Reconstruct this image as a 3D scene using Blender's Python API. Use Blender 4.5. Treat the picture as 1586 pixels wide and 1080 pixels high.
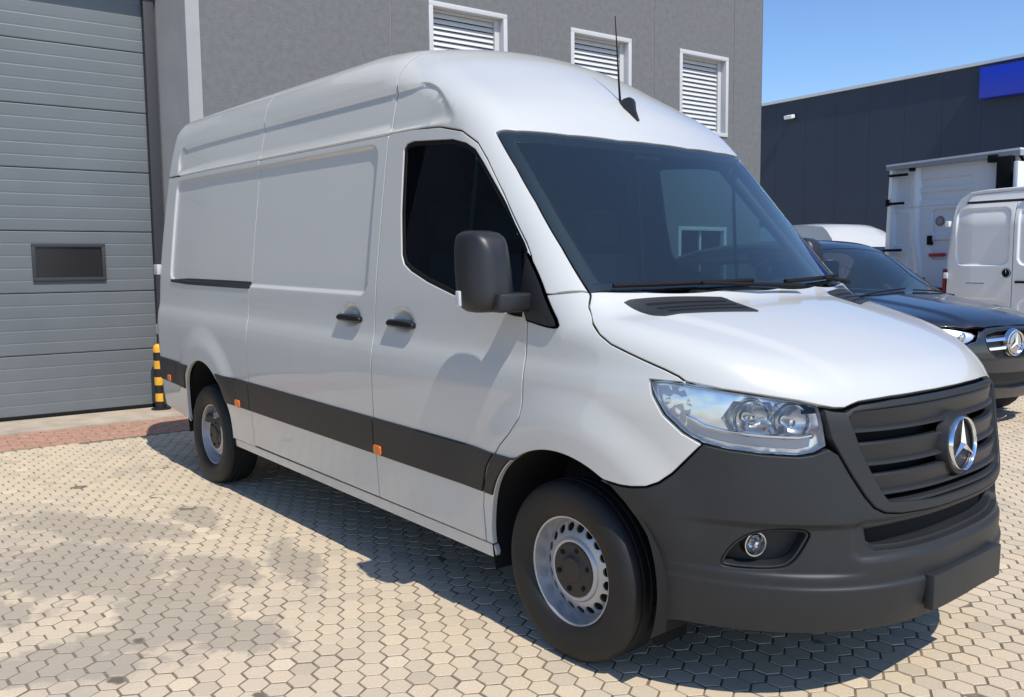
import bpy, bmesh, math, random
import numpy as np
from mathutils import Vector, Matrix
from mathutils.geometry import delaunay_2d_cdt

for o in list(bpy.data.objects): bpy.data.objects.remove(o)
SC = bpy.context.scene
COL = SC.collection
R = math.radians

# ------------------------------------------------------------------ camera
cam = bpy.data.objects.new('camera', bpy.data.cameras.new('camera'))
COL.objects.link(cam); SC.camera = cam
cam.data.sensor_width = 36; cam.data.lens = 30.68
cam.data.clip_start = .05; cam.data.clip_end = 2000
_r, _u, _f = Vector((.63481, .77260, -.01012)), Vector((-.06681, .06794, .99545)), Vector((-.76977, .63125, -.09475))
cam.matrix_world = Matrix(((_r.x, _u.x, -_f.x, 2.3634), (_r.y, _u.y, -_f.y, -3.1586), (_r.z, _u.z, -_f.z, 1.5057), (0, 0, 0, 1)))

# ------------------------------------------------------------------ sky, sun, exposure
SUN = Vector((.68, -.085, 1)).normalized()
w = bpy.data.worlds.new('World'); SC.world = w; w.use_nodes = True
nt = w.node_tree; nt.nodes.clear()
sk = nt.nodes.new('ShaderNodeTexSky'); sk.sky_type = 'NISHITA'; sk.sun_disc = False
sk.sun_elevation = math.asin(SUN.z); sk.sun_rotation = math.atan2(SUN.x, SUN.y)
sk.altitude = 100; sk.air_density = 1.0; sk.dust_density = .25; sk.ozone_density = 2.6
bg = nt.nodes.new('ShaderNodeBackground'); bg.inputs[1].default_value = .106
ow = nt.nodes.new('ShaderNodeOutputWorld')
hs_ = nt.nodes.new('ShaderNodeHueSaturation'); hs_.inputs['Saturation'].default_value = 1.18; hs_.inputs['Hue'].default_value = .507
nt.links.new(sk.outputs[0], hs_.inputs['Color']); nt.links.new(hs_.outputs[0], bg.inputs[0]); nt.links.new(bg.outputs[0], ow.inputs[0])
sun = bpy.data.objects.new('sun', bpy.data.lights.new('sun', 'SUN')); COL.objects.link(sun)
sun.data.energy = 2.75; sun.data.angle = R(.53); sun.data.color = (1, .94, .84)
sun.rotation_euler = SUN.to_track_quat('Z', 'Y').to_euler()
SC.view_settings.view_transform = 'Standard'; SC.view_settings.look = 'None'
SC.view_settings.exposure = 0.74; SC.view_settings.gamma = 1.0; SC.view_settings.use_curve_mapping = False
SC.cycles.max_bounces = 10; SC.cycles.transparent_max_bounces = 16

# ------------------------------------------------------------------ materials
M = {}
def mat(name, col, rough=.5, metal=0, coat=0, spec=.5, noise=0, nscale=20, bump=0, bscale=200, emis=None, ncol=None, detail=4):
    m = bpy.data.materials.new(name); m.use_nodes = True; t = m.node_tree; b = t.nodes['Principled BSDF']
    b.inputs['Base Color'].default_value = (*col, 1); b.inputs['Roughness'].default_value = rough
    b.inputs['Metallic'].default_value = metal; b.inputs['Coat Weight'].default_value = coat
    b.inputs['Coat Roughness'].default_value = .03; b.inputs['Specular IOR Level'].default_value = spec
    if noise or bump:
        tc = t.nodes.new('ShaderNodeTexCoord')
    if noise:
        n = t.nodes.new('ShaderNodeTexNoise'); n.inputs['Scale'].default_value = nscale; n.inputs['Detail'].default_value = detail
        t.links.new(tc.outputs['Object'], n.inputs['Vector'])
        r = t.nodes.new('ShaderNodeValToRGB'); r.color_ramp.elements[0].position = .3; r.color_ramp.elements[1].position = .7
        c2 = ncol or tuple(min(1, c*(1+noise)) for c in col)
        r.color_ramp.elements[0].color = (*[c*(1-noise) for c in col], 1); r.color_ramp.elements[1].color = (*c2, 1)
        t.links.new(n.outputs['Fac'], r.inputs['Fac']); t.links.new(r.outputs['Color'], b.inputs['Base Color'])
    if bump:
        n2 = t.nodes.new('ShaderNodeTexNoise'); n2.inputs['Scale'].default_value = bscale; n2.inputs['Detail'].default_value = 3
        t.links.new(tc.outputs['Object'], n2.inputs['Vector'])
        bp = t.nodes.new('ShaderNodeBump'); bp.inputs['Strength'].default_value = bump; bp.inputs['Distance'].default_value = .004
        t.links.new(n2.outputs['Fac'], bp.inputs['Height']); t.links.new(bp.outputs['Normal'], b.inputs['Normal'])
    M[name] = m; return m
def glass(name, tint, fac=None, rough=0.0, haze=0):
    m = bpy.data.materials.new(name); m.use_nodes = True; t = m.node_tree; t.nodes.clear()
    tr = t.nodes.new('ShaderNodeBsdfTransparent'); tr.inputs[0].default_value = (*tint, 1)
    gl = t.nodes.new('ShaderNodeBsdfGlossy'); gl.inputs['Roughness'].default_value = rough; gl.inputs[0].default_value = (1, 1, 1, 1)
    fr = t.nodes.new('ShaderNodeFresnel'); fr.inputs[0].default_value = fac or 1.5
    mx = t.nodes.new('ShaderNodeMixShader'); ou = t.nodes.new('ShaderNodeOutputMaterial')
    t.links.new(fr.outputs[0], mx.inputs[0]); t.links.new(tr.outputs[0], mx.inputs[1]); t.links.new(gl.outputs[0], mx.inputs[2])
    out = mx.outputs[0]
    if haze:      # thin film painted in for dust and the dash's reflection on the pane
        df = t.nodes.new('ShaderNodeBsdfDiffuse'); df.inputs[0].default_value = (.48, .66, .68, 1); m2 = t.nodes.new('ShaderNodeMixShader'); m2.inputs[0].default_value = haze
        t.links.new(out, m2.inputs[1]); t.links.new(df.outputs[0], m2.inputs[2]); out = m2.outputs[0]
    t.links.new(out, ou.inputs[0]); M[name] = m; return m
mat('van_white', (.86, .86, .85), .34, coat=.6, noise=.012, nscale=3)
mat('white_paint', (.548, .556, .535), .28, coat=.85, noise=.012, nscale=3)
def inner_trim(name, col=(.016, .017, .019)):
    '''the inside of the sheet metal carries dark trim'''
    t = M[name].node_tree; b = t.nodes['Principled BSDF']; g = t.nodes.new('ShaderNodeNewGeometry'); q = t.nodes.new('ShaderNodeMix'); q.data_type = 'RGBA'
    t.links.new(g.outputs['Backfacing'], q.inputs[0]); q.inputs[7].default_value = (*col, 1)
    l = b.inputs['Base Color'].links
    if l: t.links.new(l[0].from_socket, q.inputs[6])
    else: q.inputs[6].default_value = b.inputs['Base Color'].default_value
    t.links.new(q.outputs[2], b.inputs['Base Color'])
inner_trim('white_paint')
mat('plastic', (.019, .0215, .024), .50, spec=.45, noise=.10, nscale=6, bump=.10, bscale=900)
mat('grille_plastic', (.016, .0175, .020), .44, spec=.5, bump=.05, bscale=700)
mat('gloss_black', (.010, .011, .013), .22, spec=.5)
mat('seal', (.008, .008, .009), .75, spec=.2)
mat('rubber', (.0085, .0085, .009), .62, noise=.25, nscale=9, bump=.15, bscale=400)
mat('rim_steel', (.46, .47, .49), .34, metal=.55, noise=.06, nscale=14)
mat('chrome', (.86, .87, .89), .06, metal=1)
mat('satin_chrome', (.74, .75, .77), .16, metal=1)
mat('black_void', (.004, .004, .005), .9)
mat('dark_metal', (.03, .03, .032), .6, noise=.2, nscale=12)
mat('interior', (.016, .018, .020), .7)
mat('seat_cloth', (.045, .048, .052), .9, noise=.2, nscale=80)
mat('amber', (.75, .16, .012), .25, coat=.5)
mat('red_lens', (.20, .010, .010), .2, coat=.6)
mat('yellow', (.80, .42, .03), .5, noise=.10, nscale=15)
mat('bollard_black', (.012, .012, .013), .5, noise=.3, nscale=15)
mat('lamp_inner', (.80, .82, .85), .20, metal=.75)
mat('lamp_chrome', (.88, .89, .90), .24, metal=.9)
mat('lamp_wall', (.70, .72, .75), .3)
mat('divider', (.10, .11, .12), .5)
mat('dash', (.17, .175, .18), .75)
glass('windscreen_glass', (.68, .86, .88), 1.75, haze=.018)
glass('side_glass', (.22, .36, .39), 1.5)
glass('clear_lens', (.94, .95, .96), 1.42)

# ------------------------------------------------------------------ object helpers
def link(o, parent=None):
    COL.objects.link(o)
    if parent: o.parent = parent
    return o
def mesh_obj(name, V, F, m, parent=None, smooth=False, normals=None):
    me = bpy.data.meshes.new(name); me.from_pydata([tuple(map(float, v)) for v in V], [], [tuple(map(int, q)) for q in F]); me.update()
    if m is not None: me.materials.append(M[m] if isinstance(m, str) else m)
    if smooth or normals is not None:
        me.polygons.foreach_set('use_smooth', [True]*len(me.polygons))
        if normals is not None: me.normals_split_custom_set_from_vertices([tuple(map(float, n)) for n in normals])
    return link(bpy.data.objects.new(name, me), parent)
def bm_obj(name, bm, m, parent=None, smooth=False, angle=None):
    me = bpy.data.meshes.new(name); bmesh.ops.recalc_face_normals(bm, faces=bm.faces)
    bm.to_mesh(me); bm.free()
    for x in (m if isinstance(m, (list, tuple)) else [m]): me.materials.append(M[x] if isinstance(x, str) else x)
    if smooth:
        me.polygons.foreach_set('use_smooth', [True]*len(me.polygons))
        if angle: me.set_sharp_from_angle(angle=R(angle))
    return link(bpy.data.objects.new(name, me), parent)
def add_box(bm, lo, hi, bev=0, mtx=None, mi=0):
    c = [(a+b)/2 for a, b in zip(lo, hi)]; s = [abs(b-a) for a, b in zip(lo, hi)]
    r = bmesh.ops.create_cube(bm, size=1, matrix=Matrix.Translation(c) @ Matrix.Diagonal((*s, 1)))
    vs = r['verts']
    if bev:
        es = list({e for v in vs for e in v.link_edges})
        q = bmesh.ops.bevel(bm, geom=es, offset=bev, segments=2, affect='EDGES', profile=.6); vs = list({v for f in q['faces'] for v in f.verts} | {v for v in vs if v.is_valid})
    if mtx is not None: bmesh.ops.transform(bm, matrix=mtx, verts=[v for v in vs if v.is_valid])
    for v in vs:
        if v.is_valid:
            for f in v.link_faces: f.material_index = mi
    return vs
def box(name, lo, hi, m, parent=None, bev=0, mtx=None):
    bm = bmesh.new(); add_box(bm, lo, hi, bev, mtx); return bm_obj(name, bm, m, parent, smooth=bev > 0, angle=40)
def add_tube(bm, pts, rad, n=8, caps=True):
    pts = [Vector(p) for p in pts]; rings = []
    rr = rad if isinstance(rad, (list, tuple)) else [rad]*len(pts)
    up = Vector((0, 0, 1))
    for i, p in enumerate(pts):
        t = (pts[min(i+1, len(pts)-1)]-pts[max(i-1, 0)]).normalized()
        a = t.cross(up); a = a.normalized() if a.length > 1e-3 else t.cross(Vector((1, 0, 0))).normalized()
        b = a.cross(t)
        rings.append([bm.verts.new(p+(a*math.cos(k*2*math.pi/n)+b*math.sin(k*2*math.pi/n))*rr[i]) for k in range(n)])
    for A, B in zip(rings[:-1], rings[1:]):
        for k in range(n): bm.faces.new((A[k], A[(k+1) % n], B[(k+1) % n], B[k]))
    if caps: bm.faces.new(rings[0][::-1]); bm.faces.new(rings[-1])
def tube(name, pts, rad, m, parent=None, n=8):
    bm = bmesh.new(); add_tube(bm, pts, rad, n); return bm_obj(name, bm, m, parent, smooth=True, angle=50)
def lathe(name, prof, m, parent=None, n=64, axis='y', c=(0, 0, 0), angle=35, a0=0, a1=2*math.pi):
    """revolve (radius, offset along axis) pairs"""
    full = abs(a1-a0-2*math.pi) < 1e-6; k = n if full else n+1
    V = []; F = []
    for i in range(k):
        a = a0+(a1-a0)*i/n; ca, sa = math.cos(a), math.sin(a)
        for r, h in prof:
            p = {'y': (r*ca, h, r*sa), 'z': (r*ca, r*sa, h), 'x': (h, r*ca, r*sa)}[axis]
            V.append((p[0]+c[0], p[1]+c[1], p[2]+c[2]))
    q = len(prof)
    for i in range(n):
        j = (i+1) % k
        for s in range(q-1): F.append((i*q+s, i*q+s+1, j*q+s+1, j*q+s))
    me = bpy.data.meshes.new(name); me.from_pydata(V, [], F); me.update()
    bm = bmesh.new(); bm.from_mesh(me); bmesh.ops.remove_doubles(bm, verts=bm.verts, dist=1e-5); bpy.data.meshes.remove(me)
    return bm_obj(name, bm, m, parent, smooth=True, angle=angle)
def thing(name, label, cat, loc=(0, 0, 0), rz=0, group=None):
    o = bpy.data.objects.new(name, None); COL.objects.link(o); o.empty_display_size = .3
    o.location = loc; o.rotation_euler = (0, 0, rz); tag(o, label, cat, group); return o
def tag(o, label=None, cat=None, group=None, kind=None):
    if label: o['label'] = label
    if cat: o['category'] = cat
    if group: o['group'] = group
    if kind: o['kind'] = kind
    return o

# ------------------------------------------------------------------ 2-D outlines
def resample(poly, h, closed=True):
    P = [np.array(p, float) for p in poly]; out = []
    n = len(P) if closed else len(P)-1
    for i in range(n):
        a, b = P[i], P[(i+1) % len(P)]; k = max(1, int(round(np.linalg.norm(b-a)/h)))
        for j in range(k): out.append(a+(b-a)*j/k)
    if not closed: out.append(P[-1])
    return np.array(out)
def chaikin(poly, n=2, keep=.0, closed=True):
    P = np.array(poly, float)
    for _ in range(n):
        A = P; B = np.roll(P, -1, 0); P = np.stack([A*.75+B*.25, A*.25+B*.75], 1).reshape(-1, P.shape[1])
    return P
def area(P):
    x, y = P[:, 0], P[:, 1]; return .5*np.sum(x*np.roll(y, -1)-np.roll(x, -1)*y)
def offset_poly(P, d):
    """move a closed outline inward by d (outward when negative)"""
    if area(P) < 0: d = -d
    e = np.roll(P, -1, 0)-P; e /= np.maximum(np.linalg.norm(e, axis=1, keepdims=True), 1e-9)
    nrm = np.stack([-e[:, 1], e[:, 0]], 1); pv = np.roll(nrm, 1, 0); m = nrm+pv
    m = m/np.maximum((m*nrm).sum(1, keepdims=True), .35)
    return P+m*d
def inside(pts, P):
    x, y = pts[:, 0], pts[:, 1]; r = np.zeros(len(pts), bool); j = len(P)-1
    for i in range(len(P)):
        xi, yi = P[i]; xj, yj = P[j]
        if yi != yj:
            c = ((yi > y) != (yj > y)) & (x < (xj-xi)*(y-yi)/(yj-yi)+xi); r ^= c
        j = i
    return r
def triangulate(outer, holes, h, feat=None):
    hb = min(h, .012)
    V = [outer]+list(holes); pts = np.concatenate(V); E = []; o = 0
    for L in V:
        E += [(o+i, o+(i+1) % len(L)) for i in range(len(L))]; o += len(L)
    lo, hi = outer.min(0), outer.max(0)
    gx = np.arange(lo[0]+h*.5, hi[0], h); gy = np.arange(lo[1]+h*.5, hi[1], h*.866)
    G = np.array([(x+(h*.5 if k % 2 else 0), y) for k, y in enumerate(gy) for x in gx]).reshape(-1, 2)
    if feat is not None and len(G):
        keep = np.ones(len(G), bool)
        for c in range(0, len(G), 1000): keep[c:c+1000] = ((G[c:c+1000, None, :]-feat[None])**2).sum(2).min(1) > (h*.5)**2
        G = np.concatenate([G[keep], feat])
    if len(G):
        ok = inside(G, outer)
        for H in holes: ok &= ~inside(G, H)
        G = G[ok]
        if len(G):
            keep = np.ones(len(G), bool)
            for c in range(0, len(G), 2000):
                d = ((G[c:c+2000, None, :]-pts[None])**2).sum(2).min(1); keep[c:c+2000] = d > (hb*.45)**2
            G = G[keep]
    allp = np.concatenate([pts, G]) if len(G) else pts
    r = delaunay_2d_cdt([Vector((float(a), float(b))) for a, b in allp], E, [], 0, 1e-7)
    vo = np.array([tuple(v) for v in r[0]]); F = np.array([tuple(f) for f in r[2]])
    c = vo[F].mean(1); ok = inside(c, outer)
    for H in holes: ok &= ~inside(c, H)
    return vo, F[ok], r[3]

# ------------------------------------------------------------------ body surfaces given as implicit solids
def Dom_S(fn, s):            # side: (x, z), looking along y
    def m(uv, off=0):
        o = np.stack([uv[:, 0], np.full(len(uv), s*1.7), uv[:, 1]], 1); return solve(fn, o, np.array([0, -s, 0.]), 0, 1.65, off)
    m.of = lambda P: np.stack([P[:, 0], P[:, 2]], 1); return m
def Dom_N(fn, s, xc=-.1, k=.95):    # nose: (angle*k, z) about an upright axis
    def m(uv, off=0):
        a = uv[:, 0]/k; d = np.stack([np.cos(a), s*np.sin(a), 0*a], 1); o = np.array([xc, 0, 0])+d*2.2; o[:, 2] = uv[:, 1]
        return solve(fn, o, -d, 0, 2.15, off)
    m.of = lambda P: np.stack([np.arctan2(np.abs(P[:, 1]) if s < 0 else P[:, 1]*s, P[:, 0]-xc)*k, P[:, 2]], 1); return m
def Dom_C(fn, zc=1.3, k=1.0):       # around a lengthwise axis: (x, angle*k)
    def m(uv, off=0):
        a = uv[:, 1]/k; d = np.stack([0*a, np.sin(a), np.cos(a)], 1); o = d*2.2; o[:, 0] = uv[:, 0]; o[:, 2] += zc
        return solve(fn, o, -d, 0, 2.18, off)
    m.of = lambda P: np.stack([P[:, 0], np.arctan2(P[:, 1], P[:, 2]-zc)*k], 1); return m
def Dom_F(fn, x0=2.0, t=3.2):       # front: (y, z)
    def m(uv, off=0):
        o = np.stack([np.full(len(uv), x0), uv[:, 0], uv[:, 1]], 1); return solve(fn, o, np.array([-1., 0, 0]), 0, t, off)
    m.of = lambda P: P[:, 1:3]; return m
def Dom_R(fn, x0=-6., t=3.0):
    def m(uv, off=0):
        o = np.stack([np.full(len(uv), x0), uv[:, 0], uv[:, 1]], 1); return solve(fn, o, np.array([1., 0, 0]), 0, t, off)
    m.of = lambda P: P[:, 1:3]; return m
def Dom_P(fn, c=(-.4, 0, .5)):      # about a point: (azimuth, elevation)
    c = np.array(c, float)
    def m(uv, off=0):
        a, e = uv[:, 0], uv[:, 1]; d = np.stack([np.cos(e)*np.cos(a), np.cos(e)*np.sin(a), np.sin(e)], 1); return solve(fn, c+d*3, -d, 0, 2.95, off)
    def of(P):
        q = np.asarray(P, float)-c; return np.stack([np.arctan2(q[:, 1], q[:, 0]), np.arctan2(q[:, 2], np.hypot(q[:, 0], q[:, 1]))], 1)
    m.of = of; return m
def Dom_T(fn):                      # top: (x, y)
    def m(uv, off=0):
        o = np.stack([uv[:, 0], uv[:, 1], np.full(len(uv), 3.)], 1); return solve(fn, o, np.array([0, 0, -1.]), 0, 2.4, off)
    m.of = lambda P: P[:, :2]; return m

def panel(name, dom, poly, m, parent, fn=None, h=.018, off=0., th=.02, r=.003, gap=.0025, holes=(), hgap=0., xf=None, feat=None):
    """a sheet following the body surface inside a 2-D outline, with rounded, returned edges"""
    fn = fn or van_f; xf = xf or to_world
    poly = np.array(poly, float)
    if poly.shape[1] == 3: poly = dom.of(poly)
    hb = min(h, .012); P1 = offset_poly(resample(poly, hb), gap); P0 = offset_poly(P1, r)
    H1 = []; H0 = []
    for q in holes:
        q = np.array(q, float)
        if q.shape[1] == 3: q = dom.of(q)
        a = offset_poly(resample(q, hb), -hgap); H1.append(a); H0.append(offset_poly(a, -r))
    vo, F, orig = triangulate(P0, H0, h, feat)
    V = dom(vo, off); N = normals(fn, V)
    # keep triangles facing outwards
    A, B, C = V[F[:, 0]], V[F[:, 1]], V[F[:, 2]]
    flip = (np.cross(B-A, C-A)*N[F[:, 0]]).sum(1) < 0; F = np.where(flip[:, None], F[:, ::-1], F)
    Vs = [V]; Ns = [N]; Fs = [tuple(f) for f in F]; base = len(V)
    for L0, L1, hole in [(P0, P1, 0)]+[(a, b, 1) for a, b in zip(H0, H1)]:
        a = dom(L0, off); na = normals(fn, a); b = dom(L1, off); tan = b-a; tan /= np.maximum(np.linalg.norm(tan, axis=1, keepdims=True), 1e-9)
        b = b-na*r; c = b-na*th
        n = len(a)
        Vs += [a, b, b, c]; Ns += [na, tan, tan, tan]
        cw = area(L0) > 0
        # orientation test with the first quad
        q = np.cross(b[0]-a[0], a[1]-a[0]); rev = (q*(na[0]+tan[0])).sum() < 0
        for k, (s0, s1) in enumerate(((0, 1), (2, 3))):
            for i in range(n):
                j = (i+1) % n; f = (base+s0*n+i, base+s1*n+i, base+s1*n+j, base+s0*n+j); Fs.append(f[::-1] if rev else f)
        base += 4*n
    V = np.concatenate(Vs); N = np.concatenate(Ns)
    Vw = xf(V); Nw = xf(V+N*.01)-Vw; Nw /= np.maximum(np.linalg.norm(Nw, axis=1, keepdims=True), 1e-9)
    return mesh_obj(name, Vw, Fs, m, parent, normals=Nw)
def ring_panel(name, dom, poly, width, m, parent, **k):
    P = np.array(poly, float)
    if P.shape[1] == 3: P = dom.of(P)
    P = resample(P, k.get('h', .018)); return panel(name, dom, P, m, parent, holes=[offset_poly(P, width)], **k)

def spl(xs, ys):
    xs = np.array(xs, float); ys = np.array(ys, float); h = np.diff(xs); d = np.diff(ys)/h
    m = np.zeros(len(xs)); m[0] = d[0]; m[-1] = d[-1]
    for i in range(1, len(xs)-1):
        if d[i-1]*d[i] > 0:
            w1 = 2*h[i]+h[i-1]; w2 = h[i]+2*h[i-1]; m[i] = (w1+w2)/(w1/d[i-1]+w2/d[i])
    def f(x):
        x = np.clip(x, xs[0], xs[-1]); i = np.clip(np.searchsorted(xs, x)-1, 0, len(xs)-2)
        t = (x-xs[i])/h[i]; t2 = t*t; t3 = t2*t
        return (2*t3-3*t2+1)*ys[i]+(t3-2*t2+t)*h[i]*m[i]+(-2*t3+3*t2)*ys[i+1]+(t3-t2)*h[i]*m[i+1]
    return f
def sst(a, b, x):
    t = np.clip((x-a)/(b-a), 0, 1); return t*t*(3-2*t)
def smax(a, b, k):
    h = np.maximum(k-np.abs(a-b), 0)/k; return np.maximum(a, b)+h*h*k*.25
def smin(a, b, k): return -smax(-a, -b, k)
def rrect(x, z, x0, x1, z0, z1, r):
    qx = np.abs(x-(x0+x1)/2)-(x1-x0)/2+r; qz = np.abs(z-(z0+z1)/2)-(z1-z0)/2+r
    return np.hypot(np.maximum(qx, 0), np.maximum(qz, 0))+np.minimum(np.maximum(qx, qz), 0)-r
def normals(fn, P, h=1.5e-3):
    g = np.stack([fn(P+np.array(e)*h)-fn(P-np.array(e)*h) for e in np.eye(3)], -1)
    return g/np.maximum(np.linalg.norm(g, axis=-1, keepdims=True), 1e-9)
def solve(fn, o, d, t0, t1, off=0., it=26):
    lo = np.full(len(o), float(t0)); hi = np.full(len(o), float(t1))
    for _ in range(it):
        m = (lo+hi)/2; out = fn(o+d*m[:, None])-off > 0
        lo = np.where(out, m, lo); hi = np.where(out, hi, m)
    return o+d*((lo+hi)/2)[:, None]

RAKE = R(1.0)
def to_world(P):
    P = np.asarray(P, float); c, s = math.cos(RAKE), math.sin(RAKE); x, y, z = P[..., 0], P[..., 1], P[..., 2]-.345
    return np.stack([c*x+s*z, y, -s*x+c*z+.345], -1)
def tw(p): return Vector(to_world(np.array(p, float)))
RAKE_M = Matrix.Translation((0, 0, .345)) @ Matrix.Rotation(RAKE, 4, 'Y') @ Matrix.Translation((0, 0, -.345))
# ------------------------------------------------------------------ the van body (x forward from the front axle, metres)
Wz = spl([.2, .33, .45, .56, .75, .9, 1.0, 1.06, 1.1, 1.16, 1.22, 1.34, 1.6, 2.0, 2.16, 2.3, 2.45, 2.6],
         [.955, .968, .978, .986, .997, 1.004, 1.006, 1.003, .997, .984, .979, .974, .949, .902, .880, .852, .815, .77])
XF = spl([.15, .24, .32, .42, .52, .62, .75, .88, 1.0, 1.06, 1.3], [.84, .955, 1.01, 1.035, 1.04, 1.032, 1.02, 1.0, .985, .97, .94])
ZT = spl([-5, -2.2, -1.7, -1.35, -1.05, -.82, -.64, -.50, -.15, .20, .6, 1.2], [2.625, 2.63, 2.63, 2.608, 2.515, 2.385, 2.25, 2.115, 1.775, 1.44, 1.06, .5])
DZ = lambda x: (ZT(x+.01)-ZT(x-.01))/.02
ZH = spl([-.6, -.15, .1, .3, .6, .8, .92, 1.0, 1.2], [1.52, 1.44, 1.40, 1.36, 1.275, 1.19, 1.12, 1.06, .90])
X0 = -.15
UPZ = lambda x: 2.335-1.7*np.maximum(0, x+1.17)**2
def side_w(x, z):
    w = Wz(z)-.022*sst(-3.6, -4.8, x)-.02*sst(-.9, .2, x)*sst(1.2, 2.0, z)
    d = rrect(x, z, -4.40, -1.45, 1.345, 2.075, .07); w = w-.017*sst(.010, -.016, d)        # pressed recess of the load bay
    d = smax(smax(z-UPZ(x), 2.13-z, .05), -x-4.42, .08); q = sst(-1.10, -.84, x); w = w-.018*(1-.5*q)*sst(.006+.012*q, -.012-.02*q, d)           # upper pressing
    for xc in (0., -3.665):                                                                 # wheel-arch flares
        r = np.hypot(x-xc, z-.40); w = w+.022*sst(.66, .49, r)*sst(.45, .75, z)
    for xc in (-1.115, -1.60):                                                              # handle dishes
        r = np.hypot((x-xc)/.105, (z-1.232)/.062); w = w-.024*sst(1.0, .35, r)
    return w
def van_f(P):
    x, y, z = P[..., 0], np.abs(P[..., 1]), P[..., 2]
    w = side_w(x, z); n = 2.6
    a = XF(z)+.013*sst(.472, .456, z)-X0
    d = rrect(y, z, .47, 1.2, .50, .668, .07); a = a-.022*sst(.008, -.012, d)*sst(.46, .66, y)*sst(.95, .86, y)   # sunken field round the fog lamp
    d = rrect(y, z, -.1, .545, .553, .678, .03); a = a-.012*sst(.012, -.012, d)
    g_nose = (((np.maximum(x-X0, 0)/a)**n+(y/w)**n)**(1/n)-1)*w
    yl = .80-.36*np.clip(x, -.3, 1)
    g_hood = (z-(ZH(x+.06*y*y)-.085*y*y+.010*sst(yl+.035, yl-.03, y)))/1.08
    A = np.maximum(smax(g_nose, g_hood, .10), -x-.9)
    bow = .27-.11*sst(1.4, 2.2, z)+.10*sst(2.15, 2.5, z)
    xs = x+bow*y*y
    g_top = (z-ZT(xs)+.055*(y/.7)**2*sst(2.1, 2.5, z))/np.sqrt(1+DZ(xs)**2)
    B = np.maximum(smax(y-w, g_top, .15), g_nose)
    B = smax(B, -x-4.76+.05*sst(1.2, 2.6, z), .14)
    return np.maximum(smin(A, B, .03*sst(1.24, 1.33, z)*sst(.97, .85, y)+1e-4), .20-z)
mat('lamp_ribbed', (.62, .64, .66), .18, coat=.8)
mat('lamp_clear', (.62, .64, .67), .12, coat=1.0)
mat('mirror_plastic', (.016, .017, .019), .42, bump=.04, bscale=900)
mat('hub_plastic', (.022, .021, .022), .5)
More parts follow.
